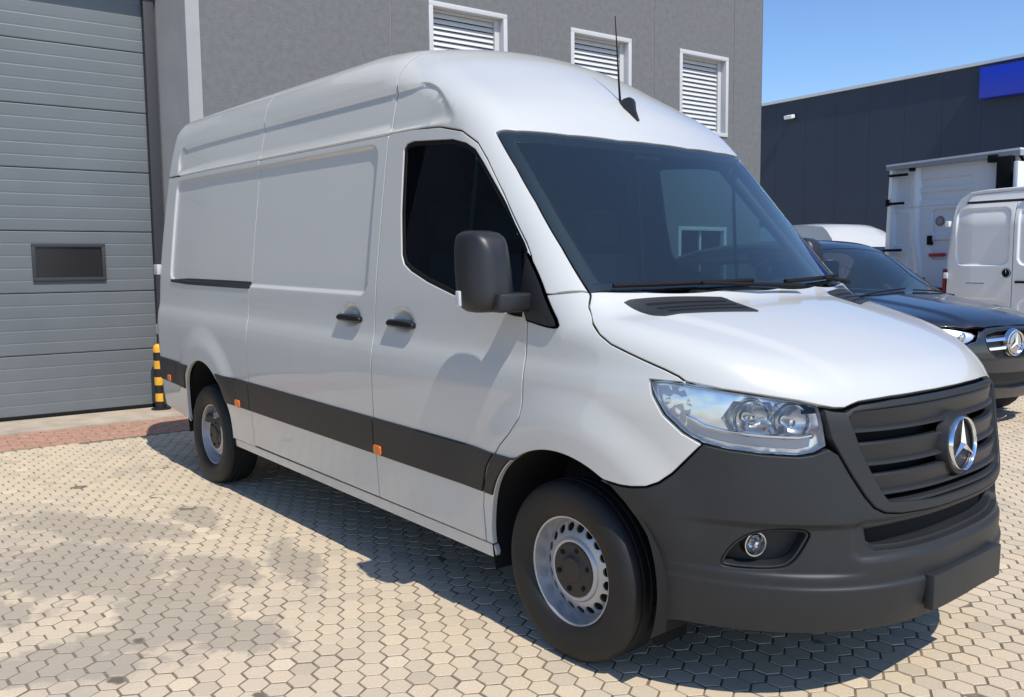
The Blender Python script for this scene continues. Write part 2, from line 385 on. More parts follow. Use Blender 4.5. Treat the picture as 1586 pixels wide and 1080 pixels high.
# ------------------------------------------------------------------ ground
HX, HY = .0872, .098; HO = (-.4179, -1.4733)
WA = R(86.3); WU = Vector((math.cos(WA), math.sin(WA), 0)); WN = Vector((math.sin(WA), -math.cos(WA), 0)); WP = Vector((-6.6, .03, 0))
def paver_mat():
    m = bpy.data.materials.new('paver'); m.use_nodes = True; t = m.node_tree; b = t.nodes['Principled BSDF']; L = t.links
    b.inputs['Roughness'].default_value = .82; b.inputs['Specular IOR Level'].default_value = .3
    geo = t.nodes.new('ShaderNodeNewGeometry'); at = t.nodes.new('ShaderNodeAttribute'); at.attribute_name = 'tone'
    r = t.nodes.new('ShaderNodeValToRGB'); e = r.color_ramp.elements
    e[0].position = 0; e[0].color = (.475, .405, .30, 1); e[1].position = 1; e[1].color = (.68, .575, .415, 1)
    k = e.new(.5); k.color = (.60, .505, .365, 1); k = e.new(.82); k.color = (.63, .51, .36, 1)
    L.new(at.outputs['Fac'], r.inputs['Fac'])
    def noise(scale, det=4, rough=.55, dist=0):
        n = t.nodes.new('ShaderNodeTexNoise'); n.inputs['Scale'].default_value = scale; n.inputs['Detail'].default_value = det; n.inputs['Roughness'].default_value = rough; n.inputs['Distortion'].default_value = dist
        L.new(geo.outputs['Position'], n.inputs['Vector']); return n.outputs['Fac']
    def ramp(src, a, b_, lo=0., hi=1.):
        q = t.nodes.new('ShaderNodeMapRange'); q.interpolation_type = 'SMOOTHSTEP'; q.inputs[1].default_value = a; q.inputs[2].default_value = b_; q.inputs[3].default_value = lo; q.inputs[4].default_value = hi
        L.new(src, q.inputs[0]); return q.outputs[0]
    def mix(fac, a, b_, mode='MIX'):
        q = t.nodes.new('ShaderNodeMix'); q.data_type = 'RGBA'; q.blend_type = mode
        if hasattr(fac, 'is_linked'): L.new(fac, q.inputs[0])
        else: q.inputs[0].default_value = fac
        for s, v in ((6, a), (7, b_)):
            if hasattr(v, 'is_linked'): L.new(v, q.inputs[s])
            else: q.inputs[s].default_value = (*v, 1)
        return q.outputs[2]
    def math_(op, a, b_=None):
        q = t.nodes.new('ShaderNodeMath'); q.operation = op
        for i, v in enumerate((a, b_)):
            if v is None: continue
            if hasattr(v, 'is_linked'): L.new(v, q.inputs[i])
            else: q.inputs[i].default_value = v
        return q.outputs[0]
    c = r.outputs[0]
    # fine speckle
    c = mix(ramp(noise(140, 3), .35, .70, 0, .35), c, (.38, .32, .255))
    # washed-out grey cement stains: a curved swathe and scattered patches
    def blob(x, y, rx, ry, ang=0):
        mp = t.nodes.new('ShaderNodeMapping'); mp.vector_type = 'TEXTURE'; mp.inputs['Location'].default_value = (x, y, 0); mp.inputs['Rotation'].default_value = (0, 0, R(ang)); mp.inputs['Scale'].default_value = (rx, ry, 1000)
        L.new(geo.outputs['Position'], mp.inputs[0]); ln = t.nodes.new('ShaderNodeVectorMath'); ln.operation = 'LENGTH'; L.new(mp.outputs[0], ln.inputs[0]); return ln.outputs['Value']
    acc = None
    for a in ((-2.35, -2.15, .62, .42, 20), (-1.55, -1.95, .60, .26, -35), (-1.28, -2.12, .50, .17, 75), (-1.10, -1.85, .34, .16, 20), (-1.25, -2.55, .55, .16, 60), (-1.9, -1.62, .35, .18, 10), (-3.1, -1.9, .7, .25, 30), (-2.9, -1.35, .35, .14, 0), (-1.75, -1.25, .45, .14, -15), (-2.1, -2.7, .5, .2, 40)):
        d = blob(*a); acc = d if acc is None else math_('MINIMUM', acc, d)
    wob = math_('ADD', acc, math_('MULTIPLY', math_('SUBTRACT', noise(5.5, 6, .62, .6), .5), 1.9))
    st = ramp(wob, 1.02, .70)
    c = mix(math_('MULTIPLY', st, .80), c, (.345, .30, .24))
    gen = ramp(noise(1.1, 6, .6, .4), .52, .70)
    c = mix(math_('MULTIPLY', gen, .42), c, (.35, .31, .265))
    # darker oil spots
    sp = ramp(math_('ADD', noise(2.6, 2, .5), math_('MULTIPLY', noise(17, 3), .10)), .775, .815)
    c = mix(math_('MULTIPLY', sp, .75), c, (.06, .055, .05))
    for x, y, rad in ((-.955, -2.335, .045), (-.50, -1.98, .035), (-.62, -2.28, .028), (.20, -1.28, .03)):
        c = mix(math_('MULTIPLY', ramp(math_('ADD', blob(x, y, rad, rad*.7, 30), math_('MULTIPLY', noise(40, 3), .8)), 1.5, 1.0), .8), c, (.05, .046, .042))
    L.new(c, b.inputs['Base Color'])
    bp = t.nodes.new('ShaderNodeBump'); bp.inputs['Strength'].default_value = .35; bp.inputs['Distance'].default_value = .004
    L.new(noise(85, 5), bp.inputs['Height']); L.new(bp.outputs[0], b.inputs['Normal'])
    M['paver'] = m
paver_mat()
mat('joint_sand', (.185, .145, .105), .95, noise=.35, nscale=30)
mat('far_ground', (.50, .42, .32), .9, noise=.2, nscale=3)
mat('red_brick', (.40, .225, .160), .85, noise=.22, nscale=14, bump=.3, bscale=120)
mat('apron_concrete', (.42, .36, .28), .9, noise=.18, nscale=4, bump=.2, bscale=90)
gnd = mesh_obj('ground', [(-300, -300, -.014), (300, -300, -.014), (300, 300, -.014), (-300, 300, -.014)], [(0, 1, 2, 3)], 'far_ground'); tag(gnd, kind='structure')
bed = mesh_obj('pavement', [(-8, -7, -.0036), (5, -7, -.0036), (5, 12, -.0036), (-8, 12, -.0036)], [(0, 1, 2, 3)], 'joint_sand'); tag(bed, kind='structure')
rng = random.Random(4)
def hexv(k, ox=0, oy=0):
    """one paver: worn top with rounded-off edges"""
    ang = [0, 60, 120, 180, 240, 300]; out = []
    for sc, z in ((.945, 0), (.98, -.0022), (.985, -.016)):
        for a in ang: out.append((ox+HX*2/3*sc*k*math.cos(R(a))*1.0, oy+HY/2/math.sin(R(60))*sc*k*math.sin(R(a)), z))
    return out
HF = [(0, 1, 2, 3, 4, 5)]+[(i, 6+i, 6+(i+1) % 6, (i+1) % 6) for i in range(6)]+[(6+i, 12+i, 12+(i+1) % 6, 6+(i+1) % 6) for i in range(6)]
variants = []
for i in range(14):
    me = bpy.data.meshes.new('paver'); me.from_pydata(hexv(.928+.016*rng.random()), [], HF); me.update(); me.materials.append(M['paver'])
    a = me.attributes.new('tone', 'FLOAT', 'FACE'); v = (i+.5)/14; a.data.foreach_set('value', [v]*len(me.polygons)); variants.append(me)
ci = cam.matrix_world.inverted()
def scr(x, y):
    p = ci @ Vector((x, y, 0)); 
    if p.z > -.2: return None
    return (.5+p.x/-p.z*30.68/36, .5+p.y/-p.z*30.68/36*1586/1080, -p.z)
cells = []
for i in range(-90, 60):
    for j in range(-60, 125):
        x = HO[0]+i*HX; y = HO[1]+j*HY+(HY/2 if i % 2 else 0)
        if not (-7 < x < 3.6 and -6 < y < 10.5): continue
        ly = (Vector((x, y, 0))-WP).dot(WN); lu = (Vector((x, y, 0))-WP).dot(WU)
        if ly < .82+.04 and lu < 8.9: continue
        cells.append((x, y))
vis = []
for n, (x, y) in enumerate(cells):
    q = scr(x, y)
    if q and .0 < q[0] < 1.0 and 0 < q[1] < 1:
        ux = q[0]*1586; uy = (1-q[1])*1080
        hidden = (x > -4.7 and x < 1.0 and abs(y) < .9)
        if not hidden: vis.append((q[2], n))
vis.sort(); single = {n for _, n in vis[:300]}
V = []; F = []; tone = []
for n, (x, y) in enumerate(cells):
    dx, dy, dz = rng.gauss(0, .0012), rng.gauss(0, .0012), rng.gauss(-.001, .0009); tn = min(1, max(0, rng.gauss(.5, .19)))
    tx, ty = rng.gauss(0, .006), rng.gauss(0, .006)
    if n in single:
        o = bpy.data.objects.new('paver', variants[int(tn*13.99)]); link(o, bed); o.location = (x+dx, y+dy, dz); o.rotation_euler = (tx, ty, rng.choice((0, 60, 120))*0)
    else:
        b = len(V); sc = .928+.016*rng.random()
        for vx, vy, vz in hexv(sc): V.append((x+dx+vx, y+dy+vy, dz+vz+vx*-ty+vy*tx))
        F += [tuple(b+k for k in f) for f in HF]; tone += [tn]*len(HF)
pf = mesh_obj('pavers', V, F, 'paver', bed); pf['kind'] = 'stuff'
a = pf.data.attributes.new('tone', 'FLOAT', 'FACE'); a.data.foreach_set('value', tone)
def wl(u, y, z=0): return WP+WU*u-WN*y+Vector((0, 0, z))
# red brick band and concrete threshold in front of the garage door
V = []; F = []
bw, bl = .10, .20
for r_ in range(8):
    for c_ in range(-30, 50):
        u0 = c_*bl+(bl/2 if r_ % 2 else 0); y0 = -.80+r_*bw; zz = rng.gauss(-.001, .0008); b = len(V)
        for dz, ins in ((0, .009), (-.003, .004), (-.016, .004)):
            for du, dy in ((ins, ins), (bl-ins, ins), (bl-ins, bw-ins), (ins, bw-ins)): V.append(wl(u0+du, y0+dy, zz+dz))
        F += [(b, b+1, b+2, b+3)]+[(b+i, b+4+i, b+4+(i+1) % 4, b+(i+1) % 4) for i in range(4)]+[(b+4+i, b+8+i, b+8+(i+1) % 4, b+4+(i+1) % 4) for i in range(4)]
rb = mesh_obj('red_bricks', V, F, 'red_brick', bed); rb['kind'] = 'stuff'
V = [wl(u, y, z) for z in (-.02, .012) for u, y in ((-6, .004), (8.8, .004), (8.8, .9), (-6, .9))]
ap = mesh_obj('apron', V, [(4, 5, 6, 7), (0, 1, 5, 4), (1, 2, 6, 5), (2, 3, 7, 6), (3, 0, 4, 7)], 'apron_concrete'); tag(ap, kind='structure')

# ------------------------------------------------------------------ grey building
mat('dark_clad', (.018, .030, .054), .55, noise=.08, nscale=1.0)
mat('stucco', (.150, .154, .157), .92, noise=.10, nscale=14, bump=1.0, bscale=55, detail=10)
mat('plaster_band', (.34, .345, .35), .85, noise=.06, nscale=3, bump=.15, bscale=60)
mat('joint_filler', (.24, .24, .24), .9)
mat('door_grey', (.132, .150, .163), .45, noise=.07, nscale=1.6)
mat('door_dark', (.030, .034, .042), .6)
mat('door_pane', (.020, .018, .020), .25)
mat('white_frame', (.52, .53, .54), .5)
mat('slat_white', (.60, .61, .61), .45)
mat('dark_room', (.015, .017, .02), .8)
glass('window_glass', (.5, .55, .55))
bld = thing('grey_building', 'grey rendered building with louvred windows and a grey roll-up garage door', 'building', WP, WA)
def flat_holes(name, outline, holes, depth, m, parent, h=5.):
    """upright slab in local x,z with openings; front at y=0"""
    O = np.array(outline, float); Hs = [np.array(q, float) for q in holes]
    vo, F, _ = triangulate(O, Hs, h); V = [(x, 0, z) for x, z in vo]; n0 = len(V); FF = [tuple(f) for f in F]
    # orient to -y
    q = []
    for f in FF:
        a, b, c = (Vector(V[i]) for i in f); q.append(f if (b-a).cross(c-a).y < 0 else f[::-1])
    FF = q
    for L in [O]+Hs:
        b = len(V); k = len(L)
        V += [(x, 0, z) for x, z in L]+[(x, depth, z) for x, z in L]
        FF += [(b+i, b+(i+1) % k, b+k+(i+1) % k, b+k+i) for i in range(k)]
    o = mesh_obj(name, V, FF, m, parent); return o
def rect(a, b, c, d): return [(a, c), (b, c), (b, d), (a, d)]
TOP = 8.6
wins = [(2.81, 3.92), (4.97, 6.04), (7.02, 8.06)]
for k, (a, b) in enumerate(((.13, 2.30), (2.30, 4.40), (4.40, 6.50), (6.50, 8.20), (8.20, 8.875))):
    hs = []
    if 1 <= k <= 3: u0, u1 = wins[k-1]; hs = [rect(u0, u1, 3.44, 4.61), rect(u0, u1, .98, 2.05)]
    o = flat_holes('wall_panel', rect(a+.006, b-.006, 0, TOP), hs, .30, 'stucco', bld); o.location.y = .0
box('wall_core', (.2, .35, 0), (8.86, 6.0, TOP-.05), 'joint_filler', bld)
box('joint_backing', (.14, .006, 0), (2.79, .34, TOP-.02), 'joint_filler', bld)
for a, b in ((3.94, 4.95), (6.06, 7.00), (8.08, 8.865)): box('joint_backing', (a, .006, 0), (b, .34, TOP-.02), 'joint_filler', bld)
mesh_obj('end_wall', [(8.877, .002, 0), (8.877, 6, 0), (8.877, 6, TOP), (8.877, .002, TOP)], [(0, 1, 2, 3)], 'stucco', bld)
V = [(x, y, z) for z in (0, TOP) for x, y in ((0, -.012), (.136, -.012), (.136, .80), (-.13, .80))]
mesh_obj('door_jamb', V, [(0, 1, 5, 4), (1, 2, 6, 5), (2, 3, 7, 6), (3, 0, 4, 7)], 'plaster_band', bld)
box('door_jamb', (-5.0, -.012, 0), (-4.55, .80, TOP), 'dark_clad', bld, .005)  # unseen jamb, coloured dark to keep a pale band out of the side-window reflection
box('wall_panel', (-14.0, 0, 0), (-5.0, .3, TOP), 'dark_clad', bld)  # unseen stretch of wall, coloured dark to deepen the van's side-window reflection
box('lintel', (-4.55, -.008, 5.25), (-.002, .80, TOP), 'plaster_band', bld, .005)
box('guide_rail', (-.235, .66, 0), (-.128, .79, 5.42), 'door_dark', bld, .006)
gd = bpy.data.objects.new('garage_door', None); link(gd, bld); gd.location = (0, .76, 0)
z = .035; first = True
wz0, wz1, wu0, wu1 = 1.395, 1.772, -1.385, -.706
k = 0
while z < 5.5:
    hgt = .622; z1 = z+hgt-.0025
    prof = []; nr = 5
    for i in range(nr):
        a = z+(z1-z)*i/nr; b = z+(z1-z)*(i+1)/nr; d = .0 
        prof += [(-.0002 if i else .002, a+.001), (-.0015, a+.010), (-.0022, (a+b)/2), (-.0015, b-.014), (.0006, b-.006)]
    V = []; F = []
    segs = [(-4.6, -.20)]
    n = len(prof)
    for x0, x1 in segs:
        b0 = len(V); V += [(x0, y, zz) for y, zz in prof]+[(x1, y, zz) for y, zz in prof]+[(x0, .04, z), (x0, .04, z1), (x1, .04, z), (x1, .04, z1)]
        F += [(b0+i, b0+n+i, b0+n+i+1, b0+i+1) for i in range(n-1)]; q = b0+2*n; F += [(b0, q, q+2, b0+n), (b0+n-1, b0+2*n-1, q+3, q+1)]
    mesh_obj('door_section', V, F, 'door_grey', gd, smooth=False)
    z += hgt; k += 1
box('door_backing', (-4.6, .035, 0), (-.20, .06, 5.5), 'door_dark', gd)
box('bottom_seal', (-4.6, -.012, .012), (-.20, .03, .052), 'seal', gd, .004)
dw = bpy.data.objects.new('door_window', None); link(dw, gd)
bm = bmesh.new()
for lo, hi in (((wu0, -.028, wz0), (wu1, .0, wz0+.035)), ((wu0, -.028, wz1-.035), (wu1, .0, wz1)), ((wu0, -.0278, wz0+.03), (wu0+.035, .0, wz1-.03)), ((wu1-.035, -.0278, wz0+.03), (wu1, .0, wz1-.03))): add_box(bm, lo, hi, .004)
bm_obj('frame', bm, 'door_dark', dw, smooth=True, angle=40)
box('pane', (wu0+.03, -.012, wz0+.03), (wu1-.03, -.004, wz1-.03), 'door_pane', dw)
# windows with white louvre shutters
slat_me = None
for u0, u1 in wins:
    for zb, zt, lou in ((3.44, 4.61, True), (.98, 2.05, False)):
        wd = bpy.data.objects.new('window', None); link(wd, bld)
        bm = bmesh.new(); f = .048
        for lo, hi in (((u0-.01, -.016, zt-f), (u1+.01, .10, zt+.01)), ((u0-.01, -.016, zb-.01), (u1+.01, .10, zb+f)), ((u0-.01, -.0155, zb+f-.004), (u0+f, .10, zt-f+.004)), ((u1-f, -.0155, zb+f-.004), (u1+.01, .10, zt-f+.004))): add_box(bm, lo, hi, .004)
        bm_obj('frame', bm, 'white_frame', wd, smooth=True, angle=40)
        if lou:
            bm = bmesh.new()
            for lo, hi in (((u0+f, .08, zb+f), (u0+f+.012, .26, zt-f)), ((u1-f-.07, .085, zb+f), (u1-f, .26, zt-f)), ((u0+f, .10, zt-f-.03), (u1-f, .26, zt-f))): add_box(bm, lo, hi)
            bm_obj('guide', bm, 'white_frame', wd)
            box('back', (u0+.02, .25, zb+.02), (u1-.02, .28, zt-.02), 'dark_room', wd)
            nsl = 16; pt = (zt-zb-2*f-.03)/nsl
            if slat_me is None:
                bm = bmesh.new(); add_box(bm, (-.5, -.005, -.0325), (.5, .005, .0325), .003, Matrix.Rotation(R(-28), 4, 'X')); o = bm_obj('slat', bm, 'slat_white', wd, smooth=True, angle=40); slat_me = o.data
                COL.objects.unlink(o); bpy.data.objects.remove(o)
            for q in range(nsl):
                o = bpy.data.objects.new('slat', slat_me); link(o, wd); o.location = ((u0+f+.012+u1-f-.07)/2, .125, zb+f+pt*(q+.5)); o.scale.x = (u1-u0-2*f-.082)
        else:
            box('mullion', ((u0+u1)/2-.02, .04, zb+f), ((u0+u1)/2+.02, .09, zt-f), 'white_frame', wd, .004)
            box('pane', (u0+f-.01, .060, zb+f-.01), (u1-f+.01, .066, zt-f+.01), 'window_glass', wd)
            box('back', (u0+.02, .30, zb+.02), (u1-.02, .33, zt-.02), 'dark_room', wd)

# striped posts at the door jamb
def bollard(name, loc, h, label, flip=0, rad=.055):
    b = thing(name, label, 'bollard', loc, 0, 'striped posts at the garage door')
    n = 8; hh = h/n
    for i in range(n):
        m = 'yellow' if (i+flip) % 2 else 'bollard_black'
        prof = [(rad, i*hh+.001), (rad, (i+1)*hh)] if i < n-1 else [(rad, i*hh+.001), (rad, i*hh+hh*.5), (rad*.8, i*hh+hh*.85), (rad*.4, h), (.0005, h)]
        lathe('stripe', prof, m, b, n=24, axis='z', angle=40)
    lathe('base_plate', [(.10, .0), (.10, .012), (rad, .014)], 'bollard_black', b, n=24, axis='z', angle=40)
    return b
p0 = wl(-.27, .56); bollard('bollard', (p0.x, p0.y, .012), .70, 'yellow and black striped post standing clear in front of the garage door edge')
p0 = wl(-.06, .10); bollard('bollard', (p0.x, p0.y, .012), .93, 'yellow and black striped post half hidden behind the white van rear corner', 1, .05)

# ------------------------------------------------------------------ dark building behind
mat('dark_joint', (.012, .015, .02), .8)
mat('roof_trim', (.62, .65, .66), .4, metal=.2)
mat('sign_blue', (.005, .035, .50), .35)
mat('lamp_white', (.8, .8, .8), .4)
DP = Vector((-17.838, 25.86, 0)); DA = R(1.5)
db = thing('dark_building', 'long dark slate clad hall behind the vehicles with a pale roof edge', 'building', DP, DA)
rt = lambda x: 7.5+(7.68-7.5)*x/9.114
x = -14.; pw = 1.22
while x < 40:
    zt = rt(x+pw/2)
    V = [(x+.0025, 0, 0), (x+pw-.0025, 0, 0), (x+pw-.0025, 0, rt(x+pw)-.05), (x+.0025, 0, rt(x)-.05)]; V += [(a, .06, c) for a, b, c in V]
    mesh_obj('cladding_panel', V, [(0, 1, 2, 3), (1, 5, 6, 2), (0, 3, 7, 4), (3, 2, 6, 7)], 'dark_clad', db); x += pw
mesh_obj('hall_wall', [(-14, .05, 0), (40, .05, 0), (40, .05, rt(40)-.05), (-14, .05, rt(-14)-.05), (-14, 18, 0), (40, 18, 0), (40, 18, rt(40)-.05), (-14, 18, rt(-14)-.05)], [(0, 1, 2, 3), (4, 7, 6, 5), (0, 3, 7, 4), (1, 5, 6, 2), (3, 2, 6, 7)], 'dark_joint', db)
V = [(x_, y_, rt(x_)+z_) for x_ in (-14, 40) for y_, z_ in ((-.09, -.055), (-.09, .045), (.25, .06), (.25, -.055))]
mesh_obj('roof_edge', V, [(0, 1, 5, 4), (1, 2, 6, 5), (2, 3, 7, 6), (3, 0, 4, 7)], 'roof_trim', db)
def dloc(x, y, z): return Matrix.Translation(DP) @ Matrix.Rotation(DA, 4, 'Z') @ Vector((x, y, z))
o = box('sign_board', (7.99, -.34, 6.52), (13.2, -.06, 7.46), 'sign_blue', None, .02); o.matrix_world = Matrix.Translation(DP) @ Matrix.Rotation(DA, 4, 'Z'); tag(o, 'plain blue sign board fixed high on the dark hall', 'sign')
lp = thing('wall_lamp', 'small white floodlight on the dark hall below the roof edge', 'lamp', dloc(1.33, 0, 6.91), DA)
box('lamp_head', (-.16, -.36, -.06), (.16, -.12, .07), 'lamp_white', lp, .02, Matrix.Rotation(R(14), 4, 'X')); box('bracket', (-.04, -.16, -.03), (.04, .0, .03), 'dark_metal', lp, .006)
van = thing('white_van', 'large white panel van with dark grey bumper and black side strip, parked in front', 'van')
S_ = {s: Dom_S(van_f, s) for s in (-1, 1)}
N_ = Dom_N(van_f, -1); C_ = Dom_C(van_f, .9); F_ = Dom_F(van_f); R_ = Dom_R(van_f); T_ = Dom_T(van_f)
def mir(P): return [(x, -y, z) for x, y, z in P]
def circ(cx, cz, r, a0, a1, n=24): return [(cx+r*math.cos(R(a0+(a1-a0)*i/n)), cz+r*math.sin(R(a0+(a1-a0)*i/n))) for i in range(n+1)]
def feat_rect(x0, x1, z0, z1, r, offs=(-.016, -.0095, -.003, .0035, .010), st=.014):
    out = []
    base = chaikin(resample([(x0, z0), (x1, z0), (x1, z1), (x0, z1)], r*.9), 2); base = resample(base, st)
    for d in offs: out.append(offset_poly(base, -d))
    return np.concatenate(out)
FEAT = feat_rect(-4.40, -1.45, 1.345, 2.075, .07)
FEAT_UP = np.array([(x, float(UPZ(x))+d) for x in np.arange(-4.44, -.82, .014) for d in (-.016, -.0095, -.003, .0035, .010) if UPZ(x)+d > 2.135])
ZTOP = 2.122; XB = -1.36; XS = -2.885
seam_top = [(-1.28, 2.120), (-1.15, 2.119), (-.933, 2.107), (-.759, 2.071), (-.65, 2.012), (-.577, 1.938), (-.449, 1.789), (-.351, 1.669), (-.282, 1.592), (-.245, 1.542)]
seam_low = [(-.222, 1.27), (-.211, .958), (-.221, .912), (-.276, .844), (-.338, .786), (-.381, .731), (-.424, .675), (-.472, .577), (-.494, .492), (-.494, .335)]
door_poly = [(XB, .335), (XB, 2.118)]+seam_top+[(-.225, 1.5)]+seam_low
win_poly = [(-1.212, 2.035), (-1.19, 2.058), (-1.135, 2.065), (-.822, 2.043), (-.72, 2.018), (-.655, 1.985), (-.593, 1.925), (-.402, 1.725), (-.269, 1.572), (-.250, 1.40), (-.254, 1.302), (-.30, 1.303), (-.725, 1.370), (-.928, 1.42), (-1.067, 1.466), (-1.125, 1.496), (-1.152, 1.54), (-1.186, 1.736)]
AR = .437; AC = .378
farch = [(x, z) for x, z in circ(-.008, AC, AR, 60, 185, 30)]
hood_seam = [(.020, 1.405), (.030, 1.392), (.046, 1.353), (.095, 1.298), (.146, 1.261), (.202, 1.231), (.324, 1.19), (.42, 1.158), (.466, 1.14), (.493, 1.123)]
hl3 = [(.375, -.937, 1.116), (.428, -.920, 1.116), (.495, -.894, 1.113), (.622, -.827, 1.099), (.732, -.737, 1.082), (.788, -.676, 1.070), (.828, -.628, 1.053), (.843, -.626, 1.006), (.856, -.620, .929), (.833, -.656, .907), (.805, -.692, .899), (.718, -.778, .903), (.637, -.838, .911), (.564, -.879, .926), (.505, -.907, .955), (.441, -.931, 1.008), (.397, -.938, 1.068)]
fend_low = [(.559, .921), (.50, .850), (.468, .812), (.429, .777), (.389, .757), (.335, .748), (.292, .746), (.225, .752)]
fender_poly = [(-.205, 1.385), (-.10, 1.395), (.0, 1.408)]+hood_seam+[(.493, 1.120), (.375, 1.122), (.388, 1.075), (.432, 1.008), (.497, .953)]+fend_low+farch+[(-.445, .335), (-.490, .335)]+seam_low[::-1][1:]
for s in (-1, 1):
    D = S_[s]
    near = s < 0
    dr = panel('front_door', D, door_poly, 'white_paint', van, holes=[win_poly], h=.022)
    seal = panel('window_seal', D, win_poly, 'seal', dr, off=-.006, gap=.0005, th=.02, holes=[offset_poly(resample(win_poly, .02), .020)], h=.016)
    panel('window_glass', D, offset_poly(resample(win_poly, .02), .016), 'side_glass', dr, off=-.012, th=.004, r=.001, gap=0, h=.03)
    panel('fender', D, fender_poly, 'white_paint', van, h=.016)
    if near:
        sd = panel('sliding_door', D, [(XS, .335), (XS, 2.115), (XB, 2.115), (XB, .335)], 'white_paint', van, h=.020, feat=FEAT)
        rp = [(-4.71, .56), (-4.71, 2.118), (XS, 2.118), (XS, .325), (-3.245, .325)]+[(x-3.657, z) for x, z in circ(-.008, AC, .425, -7, 187, 34)]+[(-4.05, .32), (-4.62, .36)]
        panel('rear_side_panel', D, rp, 'white_paint', van, h=.020, feat=FEAT)
    else:
        rp = [(-4.71, .40), (-4.71, 2.118), (XB, 2.118), (XB, .325), (-3.245, .325)]+[(x-3.657, z) for x, z in circ(-.008, AC, .425, -7, 187, 34)]+[(-4.05, .32), (-4.62, .36)]
        panel('rear_side_panel', D, rp, 'white_paint', van, h=.03)
    # sill below the doors
    panel('sill', D, [(-3.24, .268), (-3.24, .322), (-.452, .330), (-.440, .300), (-.452, .268)], 'white_paint', van, gap=.002, h=.03, off=-.012)
    # black protective strips
    for a, b in ((-4.66, -4.07), (-3.262, XS), (XS, XB), (XB, -.44)):
        z0, z1 = .558, .747
        if b < -4: q = [(a, z0+.01), (a, z1), (b-.16+.30, z1), (b+.09, .65), (b, z0)] ; q = [(a, z0+.01), (a, z1), (-3.93, z1), (-4.02, .66), (-4.063, z0)]
        elif a < -3.2: q = [(-3.27, z0), (-3.315, .66), (-3.395, z1), (b, z1), (b, z0)]
        elif b > -1: q = [(a, z0), (a, z1), (-.375, z1), (-.43, .675), (-.478, z0)]
        else: q = [(a, z0), (a, z1), (b, z1), (b, z0)]
        panel('side_strip', D, q, 'plastic', van, off=.011, th=.014, r=.005, gap=.002, h=.03)
    panel('side_strip', D, [(-.470, z0), (-.420, .68), (-.372, z1), (-.235, z1)]+[(x, z) for x, z in circ(-.008, AC, AR+.004, 124, 156, 10)], 'plastic', van, off=.011, th=.014, r=.004, gap=.002, h=.02)
    for x, z, mm in ((-1.322, .588, 'amber'), (-3.064, .585, 'amber'), (-4.43, .60, 'amber')):
        panel('side_marker', D, chaikin(resample([(x-.034, z-.024), (x+.034, z-.024), (x+.034, z+.024), (x-.034, z+.024)], .03), 2), mm, van, off=.019, th=.012, r=.004, gap=0, h=.012)
    # door handles
    for x0, x1 in ([(-1.232, -.998), (-1.722, -1.482)] if near else [(-1.232, -.998)]):
        zc = 1.222
        P = [(x0, zc-.014), (x0+.02, zc-.019), ((x0+x1)/2, zc-.020), (x1-.03, zc-.023), (x1, zc-.014), (x1, zc+.008), (x1-.03, zc+.015), ((x0+x1)/2, zc+.018), (x0+.02, zc+.017), (x0, zc+.008)]
        B = Dom_S(lambda Q: np.abs(Q[..., 1])-np.interp(Q[..., 2], [1.15, 1.30], [1.0, .995]), s)
        panel('door_handle', B, chaikin(P, 2), 'gloss_black', van, fn=lambda Q: np.abs(Q[..., 1])-.998, off=.006, th=.035, r=.010, gap=0, h=.012)
    # tail lamp on the rear corner
    panel('tail_lamp', D, [(-4.735, .80), (-4.735, 1.20), (-4.66, 1.20), (-4.64, .80)], 'red_lens', van, off=.001, th=.03, r=.004, gap=0, h=.02)
    # mirror sail: black triangle on the A-pillar foot
    sail = panel('mirror_sail', D, chaikin([(-.262, 1.560), (-.240, 1.540), (-.165, 1.456), (-.10, 1.365), (-.035, 1.288), (-.048, 1.268), (-.113, 1.270), (-.258, 1.294)], 1), 'mirror_plastic', van, off=.012, th=.03, r=.008, gap=0, h=.014)
# sliding door rail
panel('door_rail', S_[-1], chaikin([(-4.38, 1.322), (-4.38, 1.366), (-2.90, 1.374), (-2.885, 1.366), (-2.885, 1.330), (-2.90, 1.326)], 1), 'plastic', van, off=.004, th=.02, r=.003, gap=0, h=.03)
panel('rail_slot', S_[-1], [(-4.36, 1.338), (-4.36, 1.354), (-2.92, 1.360), (-2.92, 1.343)], 'black_void', van, off=.0055, th=.004, r=.001, gap=0, h=.04)
for s in (-1, 1):
    bm = bmesh.new()
    for z in (.95, 1.42): add_box(bm, (-4.785, s*.93-.03, z-.04), (-4.69, s*.93+.03, z+.04), .008, RAKE_M)
    bm_obj('rear_hinge', bm, 'white_paint', van, smooth=True, angle=40)

# upper shell: three roof sections, the front one running down the A-pillars round the windscreen
def side3(P, s=-1): 
    P = np.array(P, float); return [tuple(q) for q in S_[s](P)]
def gut(x0, x1, z=2.124, n=2): return side3([(x0+(x1-x0)*i/n, z) for i in range(n+1)])
XR = -4.72
def to_c(P): return C_.of(np.array(P))
def strip_c(x0, x1, z=2.124):
    a = to_c(side3([(x, z) for x in np.linspace(x0, x1, 26)])); return np.concatenate([a, a[::-1]*[1, -1]])
fu = to_c(side3(FEAT_UP)); fu = np.concatenate([fu, fu*[1, -1]])
panel('roof', C_, strip_c(XR+.02, -2.9), 'white_paint', van, h=.026, gap=.0015, r=.002, feat=fu)
panel('roof', C_, strip_c(-2.9, XB-.005), 'white_paint', van, h=.024, gap=.0015, r=.002, feat=fu)
ws_edge = [(.018, -.879, 1.404), (-.146, -.866, 1.571), (-.311, -.855, 1.751), (-.442, -.847, 1.895), (-.588, -.834, 2.050)]
ws_top = [(-.572, -.808, 2.061), (-.543, -.763, 2.061), (-.487, -.518, 2.060), (-.446, -.240, 2.058), (-.440, 0., 2.058)]
ws_bot = [(.020, -.870, 1.402), (.113, -.673, 1.404), (.204, -.321, 1.406), (.235, 0., 1.407)]
